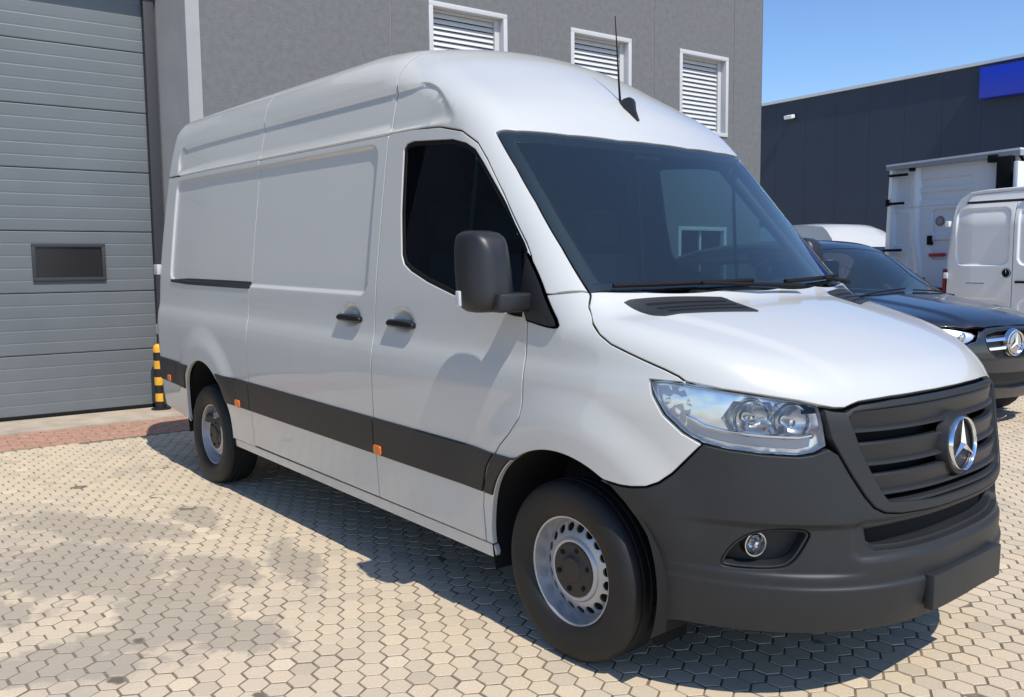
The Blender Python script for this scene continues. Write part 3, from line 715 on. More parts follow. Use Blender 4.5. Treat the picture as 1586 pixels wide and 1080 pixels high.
ws_half = to_c(ws_bot[::-1]+ws_edge+ws_top)
ws_poly = np.concatenate([ws_half, (ws_half*[1, -1])[::-1][1:-1]])
lo = to_c(side3([(XB, 2.124)]+[(x, z) for x, z in seam_top]+[(-.225, 1.505), (-.205, 1.385), (-.10, 1.395), (.0, 1.408)]))
w2 = to_c(ws_edge+ws_top)
half = np.concatenate([lo, w2])
cab_poly = np.concatenate([half, (half*[1, -1])[::-1][1:]])
panel('cab_roof', C_, cab_poly, 'white_paint', van, h=.016, gap=.0018, r=.003, feat=fu)
wsr = resample(ws_poly, .03)
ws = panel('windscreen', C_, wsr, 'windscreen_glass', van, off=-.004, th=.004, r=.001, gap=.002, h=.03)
panel('windscreen_frit', C_, wsr, 'gloss_black', ws, off=-.010, th=.002, r=.001, gap=.001, h=.02, holes=[chaikin(offset_poly(wsr, .042)[::2], 2)])

# hood
hood_front = [(.60, -.838, 1.104), (.732, -.737, 1.085), (.788, -.676, 1.073), (.828, -.622, 1.057), (.852, -.585, 1.049), (.868, -.548, 1.047), (.880, -.520, 1.058), (.889, -.491, 1.066), (.924, -.355, 1.074), (.945, -.175, 1.076), (.951, 0, 1.076)]
Hd = Dom_P(van_f)
hs = side3(hood_seam)
hood_half = Hd.of(np.array([(.235, 0, 1.405), (.204, -.321, 1.404), (.113, -.673, 1.402)]+hs+hood_front))
hood = panel('hood', Hd, np.concatenate([hood_half[:-1], (hood_half*[-1, 1])[::-1][:-1]]), 'white_paint', van, h=.014, gap=.0022, r=.003)
for s in (-1, 1):
    v = [(.112, .788*s), (.114, .762*s), (.176, .57*s), (.239, .378*s), (.258, .364*s), (.40, .362*s), (.405, .370*s), (.272, .697*s), (.255, .725*s), (.225, .750*s)]
    vt = panel('hood_vent', T_, v, 'plastic', van, off=.004, th=.012, r=.002, gap=0, h=.018)
    for k in range(3):
        t0 = .22+.26*k
        a, b = np.array(v[1]), np.array(v[7]); c, d = np.array(v[3]), np.array(v[5])
        l0, l1 = a+(b-a)*t0, a+(b-a)*(t0+.10); r0, r1 = c+(d-c)*t0, c+(d-c)*(t0+.10)
        e = (r0-l0)*.06
        panel('vent_slot', T_, [l0+e, r0-e, r1-e, l1+e], 'seal', vt, off=.0052, th=.003, r=.0008, gap=0, h=.02)

# front bumper
hl_low = [(.559, -.881, .922), (.637, -.838, .909), (.718, -.778, .901), (.805, -.692, .897), (.833, -.656, .904), (.858, -.615, .922)]
gr_out = [(.862, -.612, .97), (.858, -.612, .955), (.879, -.587, .901), (.907, -.551, .826), (.934, -.514, .761), (.950, -.482, .722), (.968, -.445, .702), (.990, -.375, .692), (1.021, -.199, .687), (1.03, 0, .686)]
fl3 = side3([(.222, .750), (.292, .743), (.335, .745), (.389, .754), (.429, .774), (.468, .809), (.50, .847)])
arch3 = side3([(-.008+(AR+.002)*math.cos(R(a)), AC+(AR+.002)*math.sin(R(a))) for a in (-15, -5, 5, 15, 25, 35, 45, 53, 58)])
lowc = [(.93, 0, .305), (.9, -.3, .303), (.8, -.55, .300), (.64, -.75, .295), (.47, -.87, .29), (.43, -.90, .28)]
bp_half = N_.of(np.array(lowc+arch3+fl3+hl_low+gr_out[2:]))
def sym(h): return np.concatenate([h, (h*[-1, 1])[::-1]])
N2 = Dom_N(van_f, 1)   # signed angle, both sides
fog = [(.614, -.852, .521), (.647, -.834, .513), (.781, -.741, .519), (.815, -.712, .545), (.836, -.684, .599), (.851, -.663, .652), (.791, -.728, .658), (.722, -.786, .647), (.681, -.815, .625), (.640, -.838, .580)]
low_in = [(.945, -.516, .655), (.950, -.508, .600), (.965, -.478, .577), (1.002, -.375, .572), (1.035, 0, .570), (1.002, .375, .572), (.965, .478, .577), (.950, .508, .600), (.945, .516, .655), (1.0, .34, .664), (1.02, 0, .664), (1.0, -.34, .664)]
fogp = N_.of(np.array(fog)); fogc = chaikin(fogp, 2)
inp = np.stack([np.arctan2([p[1] for p in low_in], [p[0]+.1 for p in low_in])*.95, [p[2] for p in low_in]], 1)
b_poly = np.concatenate([bp_half[:, ]*[-1, 1], (bp_half)[::-1][1:-1]])
bumper = panel('front_bumper', N2, b_poly, 'plastic', van, h=.012, gap=.002, r=.004, th=.03, holes=[fogc*[-1, 1], fogc, inp])
panel('air_intake', N2, inp, 'black_void', bumper, off=-.05, th=.01, gap=-.02, r=.001, h=.03)
ring_panel('intake_edge', N2, inp, .012, 'plastic', bumper, off=-.018, th=.04, gap=-.004, r=.003, h=.02)
bm = bmesh.new()
for k in range(3): add_tube(bm, [tw((.985-.22*(y/.5)**2-.03, y, .598+.022*k)) for y in np.linspace(-.47, .47, 15)], .005, 5)
bm_obj('intake_grid', bm, 'seal', bumper, smooth=True)
for s in (-1, 1):
    q = fogc*[s, 1]
    cup = panel('fog_lamp_pod', N2, q, 'plastic', bumper, off=-.055, th=.005, gap=-.015, r=.002, h=.02)
    ring_panel('pod_rim', N2, q, .010, 'plastic', bumper, off=-.006, th=.055, gap=.0006, r=.004, h=.014)
    c = N2(np.array([[s*np.arctan2(.787, .822)*.95, .590]]), -.030)[0]; n = normals(van_f, c[None])[0]
    n = np.array([.93, s*.36, 0]); q4 = Vector(n).to_track_quat('Z', 'Y').to_matrix().to_4x4()
    fl = bpy.data.objects.new('fog_lamp', None)
    mt = Matrix.Translation(tw(c)) @ q4
    bm = bmesh.new()
    bmesh.ops.create_uvsphere(bm, u_segments=24, v_segments=12, radius=.036, matrix=mt @ Matrix.Diagonal((1, 1, .55, 1)))
    fo = bm_obj('fog_lamp', bm, 'clear_lens', bumper, smooth=True)
    o = lathe('reflector', [(.001, -.035), (.02, -.028), (.033, -.005), (.037, .003), (.041, .003), (.041, -.03)], 'satin_chrome', fo, n=32, axis='z'); o.data.transform(mt)
    o = lathe('bulb', [(.0005, .012), (.010, .010), (.012, -.03)], 'satin_chrome', fo, n=16, axis='z'); o.data.transform(mt)
# number-plate carrier
bm = bmesh.new(); add_box(bm, (1.028, -.272, .352), (1.062, .262, .472), .006, RAKE_M); bm_obj('plate_carrier', bm, 'plastic', bumper, smooth=True, angle=40)

# grille: surround, slats, star
gin = [(.885, -.545, 1.020), (.909, -.520, .929), (.934, -.485, .843), (.958, -.448, .768), (.971, -.420, .736), (1.018, -.195, .720), (1.026, 0, .718)]
gtop = [(.885, -.520, 1.036), (.909, -.472, 1.040), (.947, -.311, 1.044), (.967, 0, 1.044)]
go = [(.842, -.622, 1.02), (.836, -.624, 1.052), (.852, -.585, 1.043), (.868, -.550, 1.040), (.880, -.522, 1.052), (.889, -.491, 1.060), (.924, -.355, 1.068), (.945, -.175, 1.070), (.951, 0, 1.070)]
oh = N_.of(np.array(gr_out[1:][::-1]+go)); ih = N_.of(np.array(gin[::-1]+gtop))
outer = np.concatenate([oh*[-1, 1], oh[::-1][1:-1]]); inner = np.concatenate([ih*[-1, 1], ih[::-1][1:-1]])
gs = panel('grille_frame', N2, outer, 'plastic', van, off=.004, th=.05, gap=.002, r=.006, h=.016, holes=[inner])
panel('radiator', N2, inner, 'black_void', gs, off=-.075, th=.005, gap=-.02, r=.001, h=.03)
def plan_x(y, z):
    p = F_(np.stack([y, np.full_like(y, z)], 1)); return p[:, 0]
def slat(zt, zb, ymax, name='grille_slat'):
    ys = np.linspace(-ymax, ymax, 61); ztr = ys*0
    Vv = []; Ff = []
    # profile: (depth back from skin, z)
    h = zt-zb; prof = [(-.045, zt-.004), (-.012, zt), (-.004, zt-.006), (-.010, zb+.016), (.002, zb+.012), (.004, zb+.003), (-.004, zb), (-.045, zb+.008)]
    base = plan_x(ys, (zt+zb)/2)
    for i, y in enumerate(ys):
        for d, z in prof: Vv.append((base[i]+d-.010, y, z))
    k = len(prof)
    for i in range(len(ys)-1):
        for j in range(k):
            jj = (j+1) % k; Ff.append((i*k+j, i*k+jj, (i+1)*k+jj, (i+1)*k+j))
    Ff += [tuple(range(k))[::-1], tuple((len(ys)-1)*k+j for j in range(k))]
    bm = bmesh.new(); vs = [bm.verts.new(tw(v)) for v in Vv]; [bm.faces.new([vs[a] for a in f]) for f in Ff]
    return bm_obj(name, bm, 'grille_plastic', gs, smooth=True, angle=28)
for zt, zb, ym in ((1.040, .965, .535), (.932, .855, .512), (.828, .757, .478), (.738, .722, .42)): slat(zt, zb, ym)
# star badge
SZ = .880; SR = .097
sx = plan_x(np.array([0.]), SZ)[0]
Mst = RAKE_M @ Matrix.Translation((sx+.012, 0, SZ)) @ Matrix.Rotation(R(-4), 4, 'Y') @ Matrix.Rotation(R(90), 4, 'Y') @ Matrix.Rotation(R(90), 4, 'Z')
def star_badge(parent, R0, mtx, housing='grille_plastic', ring='chrome'):
    h = lathe('badge_housing', [(.0005, -.010), (R0*.93, -.012), (R0*1.0, -.004), (R0*1.10, -.006), (R0*1.22, -.045)], housing, parent, n=64, axis='z'); h.data.transform(mtx)
    o = lathe('star_ring', [(R0*.90, 0), (R0*.925, .007), (R0*.965, .009), (R0, .004), (R0*1.01, -.004), (R0*.90, -.004), (R0*.90, 0)], ring, h, n=72, axis='z', angle=60); o.data.transform(mtx)
    bm = bmesh.new(); c = bm.verts.new((0, 0, .013)); cb = bm.verts.new((0, 0, -.004)); tip = []; val = []
    for k in range(3):
        a = R(90+120*k); tip.append(bm.verts.new((R0*.93*math.cos(a), R0*.93*math.sin(a), .003)))
        a = R(150+120*k); val.append(bm.verts.new((R0*.145*math.cos(a), R0*.145*math.sin(a), .0)))
    for k in range(3):
        bm.faces.new((c, tip[k], val[k])); bm.faces.new((c, val[k-1], tip[k])); bm.faces.new((cb, val[k], tip[k])); bm.faces.new((cb, tip[k], val[k-1]))
    bmesh.ops.transform(bm, matrix=mtx, verts=bm.verts); bm_obj('star', bm, ring, h)
star_badge(gs, SR, Mst)
panel('bonnet_seal', N2, np.array([(-.60, 1.03), (-.60, 1.075), (.60, 1.075), (.60, 1.03)]), 'seal', gs, off=-.03, th=.02, r=.002, gap=0, h=.03)

# headlights
for s in (-1, 1):
    hp = N_.of(np.array(hl3)); hp = hp*[s, 1]
    hp = resample(hp, .05)
    lens = panel('headlight', N2, hp, 'clear_lens', van, off=-.003, th=.002, r=.002, gap=.004, h=.018)
    # faceted reflector: two shallow bowls pressed into a bright shell
    hq = offset_poly(resample(hp, .016), -.004); vo, fo, _ = triangulate(hq, [], .017)
    bowl = np.zeros(len(vo))
    for (yy, xx, zz, ra_, rb_) in ((.772, .675, 1.010, .078, .062), (.684, .765, 1.000, .080, .066)):
        s0 = s*math.atan2(yy, xx+.1)*.95; q = 1-((vo[:, 0]-s0)/ra_)**2-((vo[:, 1]-zz)/rb_)**2; bowl = np.maximum(bowl, .050*np.maximum(q, 0))
    jit = np.array([rng.gauss(0, .0007) for _ in vo])
    A0 = N2(vo, -.030); nv = normals(van_f, A0); A0 = A0-nv*(bowl+jit)[:, None]
    mesh_obj('headlight_shell', to_world(A0), [tuple(f) for f in fo], 'lamp_chrome', lens, smooth=True).data.set_sharp_from_angle(angle=R(24))
    # side walls of the bowl
    a = offset_poly(resample(hp, .02), .003); A = N2(a, -.006); B = N2(offset_poly(resample(hp, .02), .003), -.05); n = len(a)
    mesh_obj('headlight_wall', to_world(np.concatenate([A, B])), [(i, (i+1) % n, n+(i+1) % n, n+i) for i in range(n)], 'lamp_wall', lens, smooth=True)
    # lower light-guide bar and divider
    lowe = [hl3[i] for i in (14, 13, 12, 11, 10, 9)]; L = N_.of(np.array(lowe))*[s, 1]
    q = np.concatenate([L+[0, .012], (L+[0, .050])[::-1]])
    panel('light_bar', N2, q, 'lamp_ribbed', lens, off=-.028, th=.05, r=.006, gap=0, h=.012)
    L2 = np.concatenate([L+[0, .050], (L+[0, .060])[::-1]])
    panel('trim_line', N2, L2, 'chrome', lens, off=-.014, th=.06, r=.003, gap=0, h=.012)
    # dark outer wedge (turn lamp)
    T3 = N_.of(np.array([hl3[i] for i in (0, 1, 2)]+[(.54, -.88, 1.03), (.52, -.89, .99), (.505, -.907, .958)]+[hl3[i] for i in (15, 16)]))*[s, 1]
    panel('turn_lamp', N2, T3, 'lamp_clear', lens, off=-.03, th=.03, r=.004, gap=.010, h=.015)
    for (yy, xx, zz) in ((.772, .675, 1.010), (.684, .765, 1.000)):
        c = N2(np.array([[s*math.atan2(yy, xx+.1)*.95, zz]]), -.030)[0]
        mt = RAKE_M @ Matrix.Translation(c) @ Vector((.90, s*.43, .0)).to_track_quat('Z', 'Y').to_matrix().to_4x4()
        b = lathe('bulb_shield', [(.0005, .006), (.012, .004), (.016, -.006), (.016, -.045)], 'satin_chrome', lens, n=20, axis='z'); b.data.transform(mt)
        o = lathe('reflector_rim', [(.056, -.004), (.060, .002), (.064, -.004), (.062, -.02)], 'satin_chrome', lens, n=40, axis='z', angle=60); o.data.transform(mt)

# mirrors
def mirror(s):
    # head: a lofted rounded shell, cup open to the rear
    root = bpy.data.objects.new('wing_mirror', None); link(root, van)
    cx, cy, cz = -.310, s*1.108, 1.478
    bm = bmesh.new(); rings = []
    # stations along local depth (x), each a rounded rectangle in (y, z)
    st = [(-.075, .080, .150, 0), (-.05, .086, .156, 0), (-.015, .087, .157, 0), (.02, .084, .153, -.001), (.045, .077, .144, -.002), (.064, .062, .124, -.003), (.074, .036, .086, -.004), (.077, .010, .03, -.004)]
    nn = 40
    for dx, hw, hh, dz in st:
        ring = []
        for k in range(nn):
            a = 2*math.pi*k/nn; ca, sa = math.cos(a), math.sin(a); e = .36
            yy = hw*math.copysign(abs(ca)**e, ca); zz = hh*math.copysign(abs(sa)**e, sa)
            yy *= 1-.10*(zz/.15 if zz > 0 else 0)          # narrower at the top
            sk = dx-.10*(yy*s/.11)*abs(yy/.11)*.35 if True else dx
            ring.append(bm.verts.new((cx+sk-.02*(zz/.15), cy+yy, cz+zz+dz)))
        rings.append(ring)
    for A, B in zip(rings[:-1], rings[1:]):
        for k in range(nn): bm.faces.new((A[k], A[(k+1) % nn], B[(k+1) % nn], B[k]))
    bm.faces.new(rings[-1]); 
    bmesh.ops.transform(bm, matrix=RAKE_M, verts=bm.verts)
    hd = bm_obj('mirror_housing', bm, 'mirror_plastic', root, smooth=True, angle=60)
    bm = bmesh.new(); add_box(bm, (cx-.066, cy-.066, cz-.125), (cx-.058, cy+.066, cz+.125), .003, RAKE_M); bm_obj('mirror_glass', bm, 'chrome', root)
    # foot arm between head and sail
    bm = bmesh.new()
    y0, y1 = sorted((s*.965, s*1.13))
    add_box(bm, (-.30, y0, 1.325), (-.195, y1, 1.398), .014, RAKE_M)
    bm_obj('mirror_arm', bm, 'mirror_plastic', root, smooth=True, angle=60)
    bm = bmesh.new(); y0, y1 = sorted((s*1.178, s*1.200)); add_box(bm, (-.385, y0, 1.345), (-.355, y1, 1.405), .006, RAKE_M); bm_obj('turn_repeater', bm, 'lamp_clear', root, smooth=True, angle=60)
for s in (-1, 1): mirror(s)

# wheels
def wheel_meshes():
    g = {}
    tp = [(.205, .085), (.217, .100), (.228, .1065), (.231, .1095), (.236, .1085), (.262, .1155), (.282, .117), (.284, .1185), (.288, .117), (.303, .1165), (.306, .118), (.310, .115), (.325, .110), (.333, .104), (.336, .099), (.3385, .097), (.345, .086)]
    for y in (.060, .022, -.022, -.060): tp += [(.3485, y+.008), (.341, y+.006), (.341, y-.006), (.3485, y-.008)]
    tp += [(.345, -.086), (.338, -.098), (.325, -.110), (.300, -.117), (.262, -.116), (.232, -.108), (.217, -.100), (.205, -.085)]
    return tp
HOLES = 19
def wheel(x, s):
    root = bpy.data.objects.new('wheel', None); link(root, van); root.location = (x, s*.858, .345)
    yo = s
    ty = lathe('tyre', [(r, h) for r, h in wheel_meshes()], 'rubber', root, n=96, axis='y', angle=30)
    rim = lathe('rim', [(.1985, yo*.062), (.203, yo*.088), (.2185, yo*.094), (.222, yo*.088), (.216, yo*.080), (.206, yo*.074), (.203, yo*.04), (.205, yo*.0), (.206, yo*-.09), (.212, yo*-.1)], 'rim_steel', root, n=80, axis='y', angle=40)
    lathe('rim_well', [(.1985, yo*.062), (.195, yo*.045), (.1885, yo*.030), (.1875, yo*.02)], 'rim_steel', rim, n=80, axis='y', angle=40)
    # pierced disc: cone between radius .132 and .186
    ra, rb, ha, hb = .126, .188, .060, .024; Lp = math.hypot(rb-ra, ha-hb); rm = (ra+rb)/2; W = 2*math.pi*rm
    V = []; F = []
    sec = W/HOLES
    for k in range(1):
        out = np.array([(0, 0), (sec, 0), (sec, Lp), (0, Lp)], float); out = resample(out, .006)
        hc = np.array([(sec/2+.0185*math.cos(t), Lp*.55+.0185*math.sin(t)) for t in np.linspace(0, 2*math.pi, 20, endpoint=False)])
        vo, fo, _ = triangulate(out, [hc], .008)
    for k in range(HOLES):
        base = len(V)
        for u, v in vo:
            a = (u+k*sec)/rm; r = ra+(rb-ra)*v/Lp; bulge = .006*math.sin(math.pi*v/Lp); h = ha+(hb-ha)*v/Lp+bulge
            V.append((r*math.cos(a), yo*h, r*math.sin(a)))
        F += [tuple(base+i for i in f) for f in fo]
        b2 = len(V); m = len(hc)
        for dd in (0, .008):
            for u, v in hc:
                a = (u+k*sec)/rm; r = ra+(rb-ra)*v/Lp; bulge = .006*math.sin(math.pi*v/Lp); h = ha+(hb-ha)*v/Lp+bulge-dd
                V.append((r*math.cos(a), yo*h, r*math.sin(a)))
        F += [(b2+i, b2+(i+1) % m, b2+m+(i+1) % m, b2+m+i) for i in range(m)]
    me = bpy.data.meshes.new('wheel_disc'); me.from_pydata(V, [], F); bm = bmesh.new(); bm.from_mesh(me); bmesh.ops.remove_doubles(bm, verts=bm.verts, dist=2e-4); bpy.data.meshes.remove(me)
    bm_obj('wheel_disc', bm, 'rim_steel', rim, smooth=True, angle=40)
    lathe('disc_ring', [(.126, yo*.060), (.120, yo*.070), (.112, yo*.072), (.104, yo*.068)], 'rim_steel', rim, n=64, axis='y', angle=60)
    lathe('brake_drum', [(.0005, yo*-.03), (.18, yo*-.03), (.18, yo*-.10)], 'dark_metal', root, n=48, axis='y')
    cap = lathe('hub_cap', [(.106, yo*.064), (.104, yo*.072), (.094, yo*.075), (.070, yo*.070), (.052, yo*.075), (.046, yo*.080), (.0005, yo*.081)], 'hub_plastic', root, n=48, axis='y', angle=35)
    for k in range(6):
        bm = bmesh.new(); a = R(60*k+15); mt = Matrix.Translation((.082*math.cos(a), yo*.071, .082*math.sin(a))) @ Matrix.Rotation(R(90), 4, 'X')
        bmesh.ops.create_cone(bm, cap_ends=True, segments=14, radius1=.011, radius2=.010, depth=.010, matrix=mt)
        bm_obj('wheel_bolt', bm, 'seal', cap, smooth=True, angle=40)
    return root
for x in (0, -3.665):
    for s in (-1, 1): wheel(x, s)
    for s in (-1, 1):
        y0, y1 = (s*.60, s*.962)
        prof = [(.455 if x == 0 else .44, y0), (.455 if x == 0 else .44, y1)]
        o = lathe('wheel_arch_liner', prof, 'black_void', van, n=32, axis='y', c=(x-.006, 0, .385), a0=R(-20), a1=R(200))
        for v in o.data.vertices: v.co = RAKE_M @ v.co
        bm = bmesh.new(); r = .455
        vs = [bm.verts.new(RAKE_M @ Vector((x-.006+r*math.cos(R(a)), y0, .385+r*math.sin(R(a))))) for a in range(-20, 201, 10)]
        bm.faces.new(vs); bm_obj('wheel_arch_back', bm, 'black_void', van)
    tube('axle', [(x, -.7, .345), (x, .7, .345)], .05, 'dark_metal', van, 12)
# underbody and closing bulkheads
box('floor_pan', (-4.68, -.93, .34), (-.62, .93, .40), 'dark_metal', van, .01, RAKE_M)
box('engine_tray', (-.62, -.58, .30), (.74, .58, .36), 'dark_metal', van, .01, RAKE_M)
box('engine_block', (-.25, -.56, .36), (.70, .56, 1.02), 'black_void', van, .02, RAKE_M)
for y in (-.42, .42): box('chassis_rail', (-4.6, y-.04, .27), (-.5, y+.04, .345), 'dark_metal', van, .006, RAKE_M)
box('wheel_deflector', (.34, -.86, .15), (.37, -.70, .30), 'seal', van, .006, RAKE_M)
box('wheel_deflector', (.34, .70, .15), (.37, .86, .30), 'seal', van, .006, RAKE_M)
# rear end: two doors and the bumper step
for s in (-1, 1):
    dpoly = [(s*.004, .52), (s*.004, 2.40), (s*.60, 2.40), (s*.70, 2.36), (s*.80, 2.1), (s*.885, 1.3), (s*.90, .9), (s*.895, .52)]
    rd = panel('rear_door', R_, dpoly, 'white_paint', van, h=.05, gap=.003)
box('rear_bumper', (-4.80, -.93, .345), (-4.60, .93, .53), 'plastic', van, .03, RAKE_M)
panel('roof_rear_edge', R_, [(-.74, 2.40), (-.68, 2.52), (0, 2.55), (.68, 2.52), (.74, 2.40)], 'white_paint', van, h=.04, gap=.002)

# aerial
ax = T_(np.array([[-.63, 0.]]))[0]
bm = bmesh.new()
pr = [(-.052, 0), (-.044, .022), (-.020, .046), (.004, .052), (.022, .046), (.05, .022), (.088, .004), (.10, 0)]
sl = math.atan2(float(T_(np.array([[-.60, 0.]]))[0][2]-T_(np.array([[-.66, 0.]]))[0][2]), .06)
MA = RAKE_M @ Matrix.Translation(ax) @ Matrix.Rotation(-sl, 4, 'Y')
A = [bm.verts.new(MA @ Vector((x, -.030*max(.12, 1-abs(x-.0)/.12), -.006))) for x, z in pr]; B = [bm.verts.new(MA @ Vector((x, .030*max(.12, 1-abs(x)/.12), -.006))) for x, z in pr]
T = [bm.verts.new(MA @ Vector((x, -.007, z+.004))) for x, z in pr]; U = [bm.verts.new(MA @ Vector((x, .007, z+.004))) for x, z in pr]
for k in range(len(pr)-1):
    for P, Q in ((A, T), (T, U), (U, B), (B, A)): bm.faces.new((P[k], P[k+1], Q[k+1], Q[k]))
bm.faces.new((A[0], T[0], U[0], B[0])); bm.faces.new((A[-1], B[-1], U[-1], T[-1]))
an = bm_obj('aerial', bm, 'plastic', van, smooth=True, angle=35)
tube('aerial_mast', [(-.640, 0, 2.27), (-.652, 0, 2.40), (-.676, 0, 2.701)], [.0065, .0045, .0022], 'seal', an, 8)

# wipers and cowl
def wiper(y0, y1, z0, z1, pz):
    P = []
    for t in np.linspace(0, 1, 12):
        y = y0+(y1-y0)*t; z = z0+(z1-z0)*t; p = F_(np.array([[y, z]]), .018)[0]; P.append(tw(p))
    root = tube('wiper', P, .010, 'seal', van, 6)
    a = F_(np.array([[pz, 1.412]]), .03)[0]; m = F_(np.array([[(pz+y0*.45+y1*.55)/2, 1.425]]), .038)[0]; e = F_(np.array([[y0*.45+y1*.55, z0*.45+z1*.55]]), .030)[0]
    tube('wiper_arm', [tw(a), tw(m), tw(e)], [.013, .009, .007], 'seal', root, 6)
wiper(-.80, -.15, 1.428, 1.440, .12); wiper(.06, .72, 1.432, 1.445, .78)

# ---- cab interior
def ibox(name, lo, hi, m, parent, bev=.02): return box(name, lo, hi, m, parent, bev, RAKE_M)
bm = bmesh.new()
pf = [(.14, 1.31), (.05, 1.335), (-.10, 1.345), (-.28, 1.33), (-.36, 1.27), (-.38, 1.12), (-.33, .98), (-.30, .95), (.10, .95)]
ys = np.linspace(-.86, .86, 13); rows = []
for y in ys:
    k = .30*max(0, abs(y)-.3)**2; rows.append([bm.verts.new(tw((x-k*(x > -.2), y, z))) for x, z in pf])
for a, b in zip(rows[:-1], rows[1:]):
    for i in range(len(pf)): bm.faces.new((a[i], a[(i+1) % len(pf)], b[(i+1) % len(pf)], b[i]))
bm.faces.new(rows[0]); bm.faces.new(rows[-1])
dash = bm_obj('dashboard', bm, 'dash', van, smooth=True, angle=50)
ibox('instrument_hood', (-.42, .26, 1.27), (-.20, .62, 1.39), 'dash', dash, .04)
o = lathe('steering_wheel', [(.185+.014*math.cos(a), .014*math.sin(a)) for a in np.linspace(0, 2*math.pi, 11)], 'seal', van, n=40, axis='z', angle=90)
o.data.transform(tw_m := RAKE_M @ Matrix.Translation((-.55, .44, 1.22)) @ Matrix.Rotation(R(-62), 4, 'Y'))
bm = bmesh.new(); add_box(bm, (-.18, -.02, -.012), (.06, .02, .006), .004); add_box(bm, (-.02, -.18, -.012), (.02, .18, .006), .004); add_box(bm, (-.06, -.07, -.03), (.06, .07, .02), .02)
bmesh.ops.transform(bm, matrix=tw_m, verts=bm.verts); bm_obj('steering_spokes', bm, 'seal', o, smooth=True, angle=40)
def seat(y0, y1, heads):
    s = ibox('seat', (-1.12, y0, .78), (-.60, y1, .96), 'seat_cloth', van, .06)
    bm = bmesh.new(); add_box(bm, (-.07, y0, 0), (.07, y1, .66), .06, RAKE_M @ Matrix.Translation((-1.10, 0, .90)) @ Matrix.Rotation(R(-12), 4, 'Y')); bm_obj('backrest', bm, 'seat_cloth', s, smooth=True, angle=50)
    for y in heads:
        bm = bmesh.new(); add_box(bm, (-.05, y-.13, 0), (.05, y+.13, .20), .045, RAKE_M @ Matrix.Translation((-1.25, 0, 1.60)) @ Matrix.Rotation(R(-8), 4, 'Y')); bm_obj('headrest', bm, 'seat_cloth', s, smooth=True, angle=50)
    ibox('seat_base', (-1.10, y0+.05, .42), (-.62, y1-.05, .78), 'interior', s, .02)
seat(.20, .68, (.44,)); seat(-.80, -.02, (-.60, -.22))
part = panel('partition', Dom_R(lambda P: P[..., 0]*-1-1.42), [(-.88, .42), (-.86, 1.5), (-.78, 2.1), (-.6, 2.38), (.6, 2.38), (.78, 2.1), (.86, 1.5), (.88, .42)], 'interior', van, fn=lambda P: -P[..., 0]-1.42, h=.10, gap=0)
mat('bulkhead_grey', (.36, .37, .38), .8); part.data.materials[0] = M['bulkhead_grey']
ibox('cab_floor', (-1.40, -.90, .40), (-.52, .90, .46), 'interior', van, .01)
hl_ = panel('headliner', C_, np.concatenate([to_c(side3([(-1.40, 2.10), (-.95, 2.09), (-.70, 2.06)])), (to_c(side3([(-1.40, 2.10), (-.95, 2.09), (-.70, 2.06)]))*[1, -1])[::-1]]), 'interior', van, off=-.05, th=.01, h=.06, gap=0)
# interior mirror housing / sensor box behind the screen top
ibox('camera_housing', (-.60, -.10, 1.95), (-.48, .10, 2.03), 'seal', van, .03)
for s in (-1, 1):   # A and B pillar trims
    tube('pillar_trim', [tw((-.06, s*.84, 1.38)), tw((-.36, s*.82, 1.70)), tw((-.66, s*.79, 2.02))], .035, 'interior', van, 8)
    tube('window_divider', [tw((-.66, s*.955, 1.34)), tw((-.66, s*.915, 1.66)), tw((-.655, s*.88, 1.97))], .010, 'divider', van, 6)
    ibox('door_trim', (-1.34, s*.905-.02, .50), (-.52, s*.905+.02, 1.28), 'interior', van, .015)
bm = bmesh.new(); add_box(bm, (-.30, -.34, 1.345), (-.06, -.10, 1.365), .004, RAKE_M); bm_obj('clipboard', bm, 'interior', dash)
# ------------------------------------------------------------------ black car beside the van
mat('black_paint', (.010, .013, .019), .28, coat=1.0)
mat('car_plastic', (.016, .017, .019), .5)
CW = spl([.15, .3, .5, .75, .92, 1.03, 1.15, 1.35, 1.5, 1.62], [.86, .92, .94, .945, .925, .885, .84, .765, .70, .62])
CX = spl([.12, .25, .42, .6, .75, .88, 1.1], [.74, .83, .875, .885, .87, .82, .72])
CT = spl([-3.8, -3.3, -2.6, -2.0, -1.6, -1.35, -1.1, -.45, -.2, .5], [1.30, 1.52, 1.615, 1.64, 1.635, 1.60, 1.50, 1.15, 1.02, .6])
CH = spl([-.9, -.4, .1, .45, .68, .80, .9], [1.17, 1.10, 1.03, .97, .905, .845, .76])
def car_f(P):
    x, y, z = P[..., 0], np.abs(P[..., 1]), P[..., 2]; n = 2.5
    w = CW(z); a = CX(z)+.1
    g = (((np.maximum(x+.1, 0)/a)**n+(y/w)**n)**(1/n)-1)*w
    hd = (z-(CH(x+.16*y*y)-.05*y*y+.014*sst(.60, .50, y+.18*x)))/1.05
    A = np.maximum(smax(g, hd, .10), -x-1.2)
    xs = x+.20*y*y; sl = (CT(xs+.01)-CT(xs-.01))/.02
    tp = (z-CT(xs)+.06*y*y)/np.sqrt(1+sl*sl)
    B = smax(np.maximum(smax(y-w, tp, .10), g), -x-3.75, .12)
    return np.maximum(smin(A, B, .03*sst(.95, 1.02, z)*sst(.9, .75, y)+1e-4), .18-z)
CP = (-1.653, 5.54); CA = R(-14.8)
car = thing('black_car', 'black car with chrome twin-bar grille and star badge, beside the white van hood', 'car', (CP[0], CP[1], 0), CA); car.scale = (1, 1, 1.075)
ident = lambda P: np.asarray(P, float)
ck = dict(fn=car_f, xf=ident)
cT, cN, cC = Dom_T(car_f), Dom_N(car_f, 1), Dom_C(car_f, .6)
cS = {s: Dom_S(car_f, s) for s in (-1, 1)}
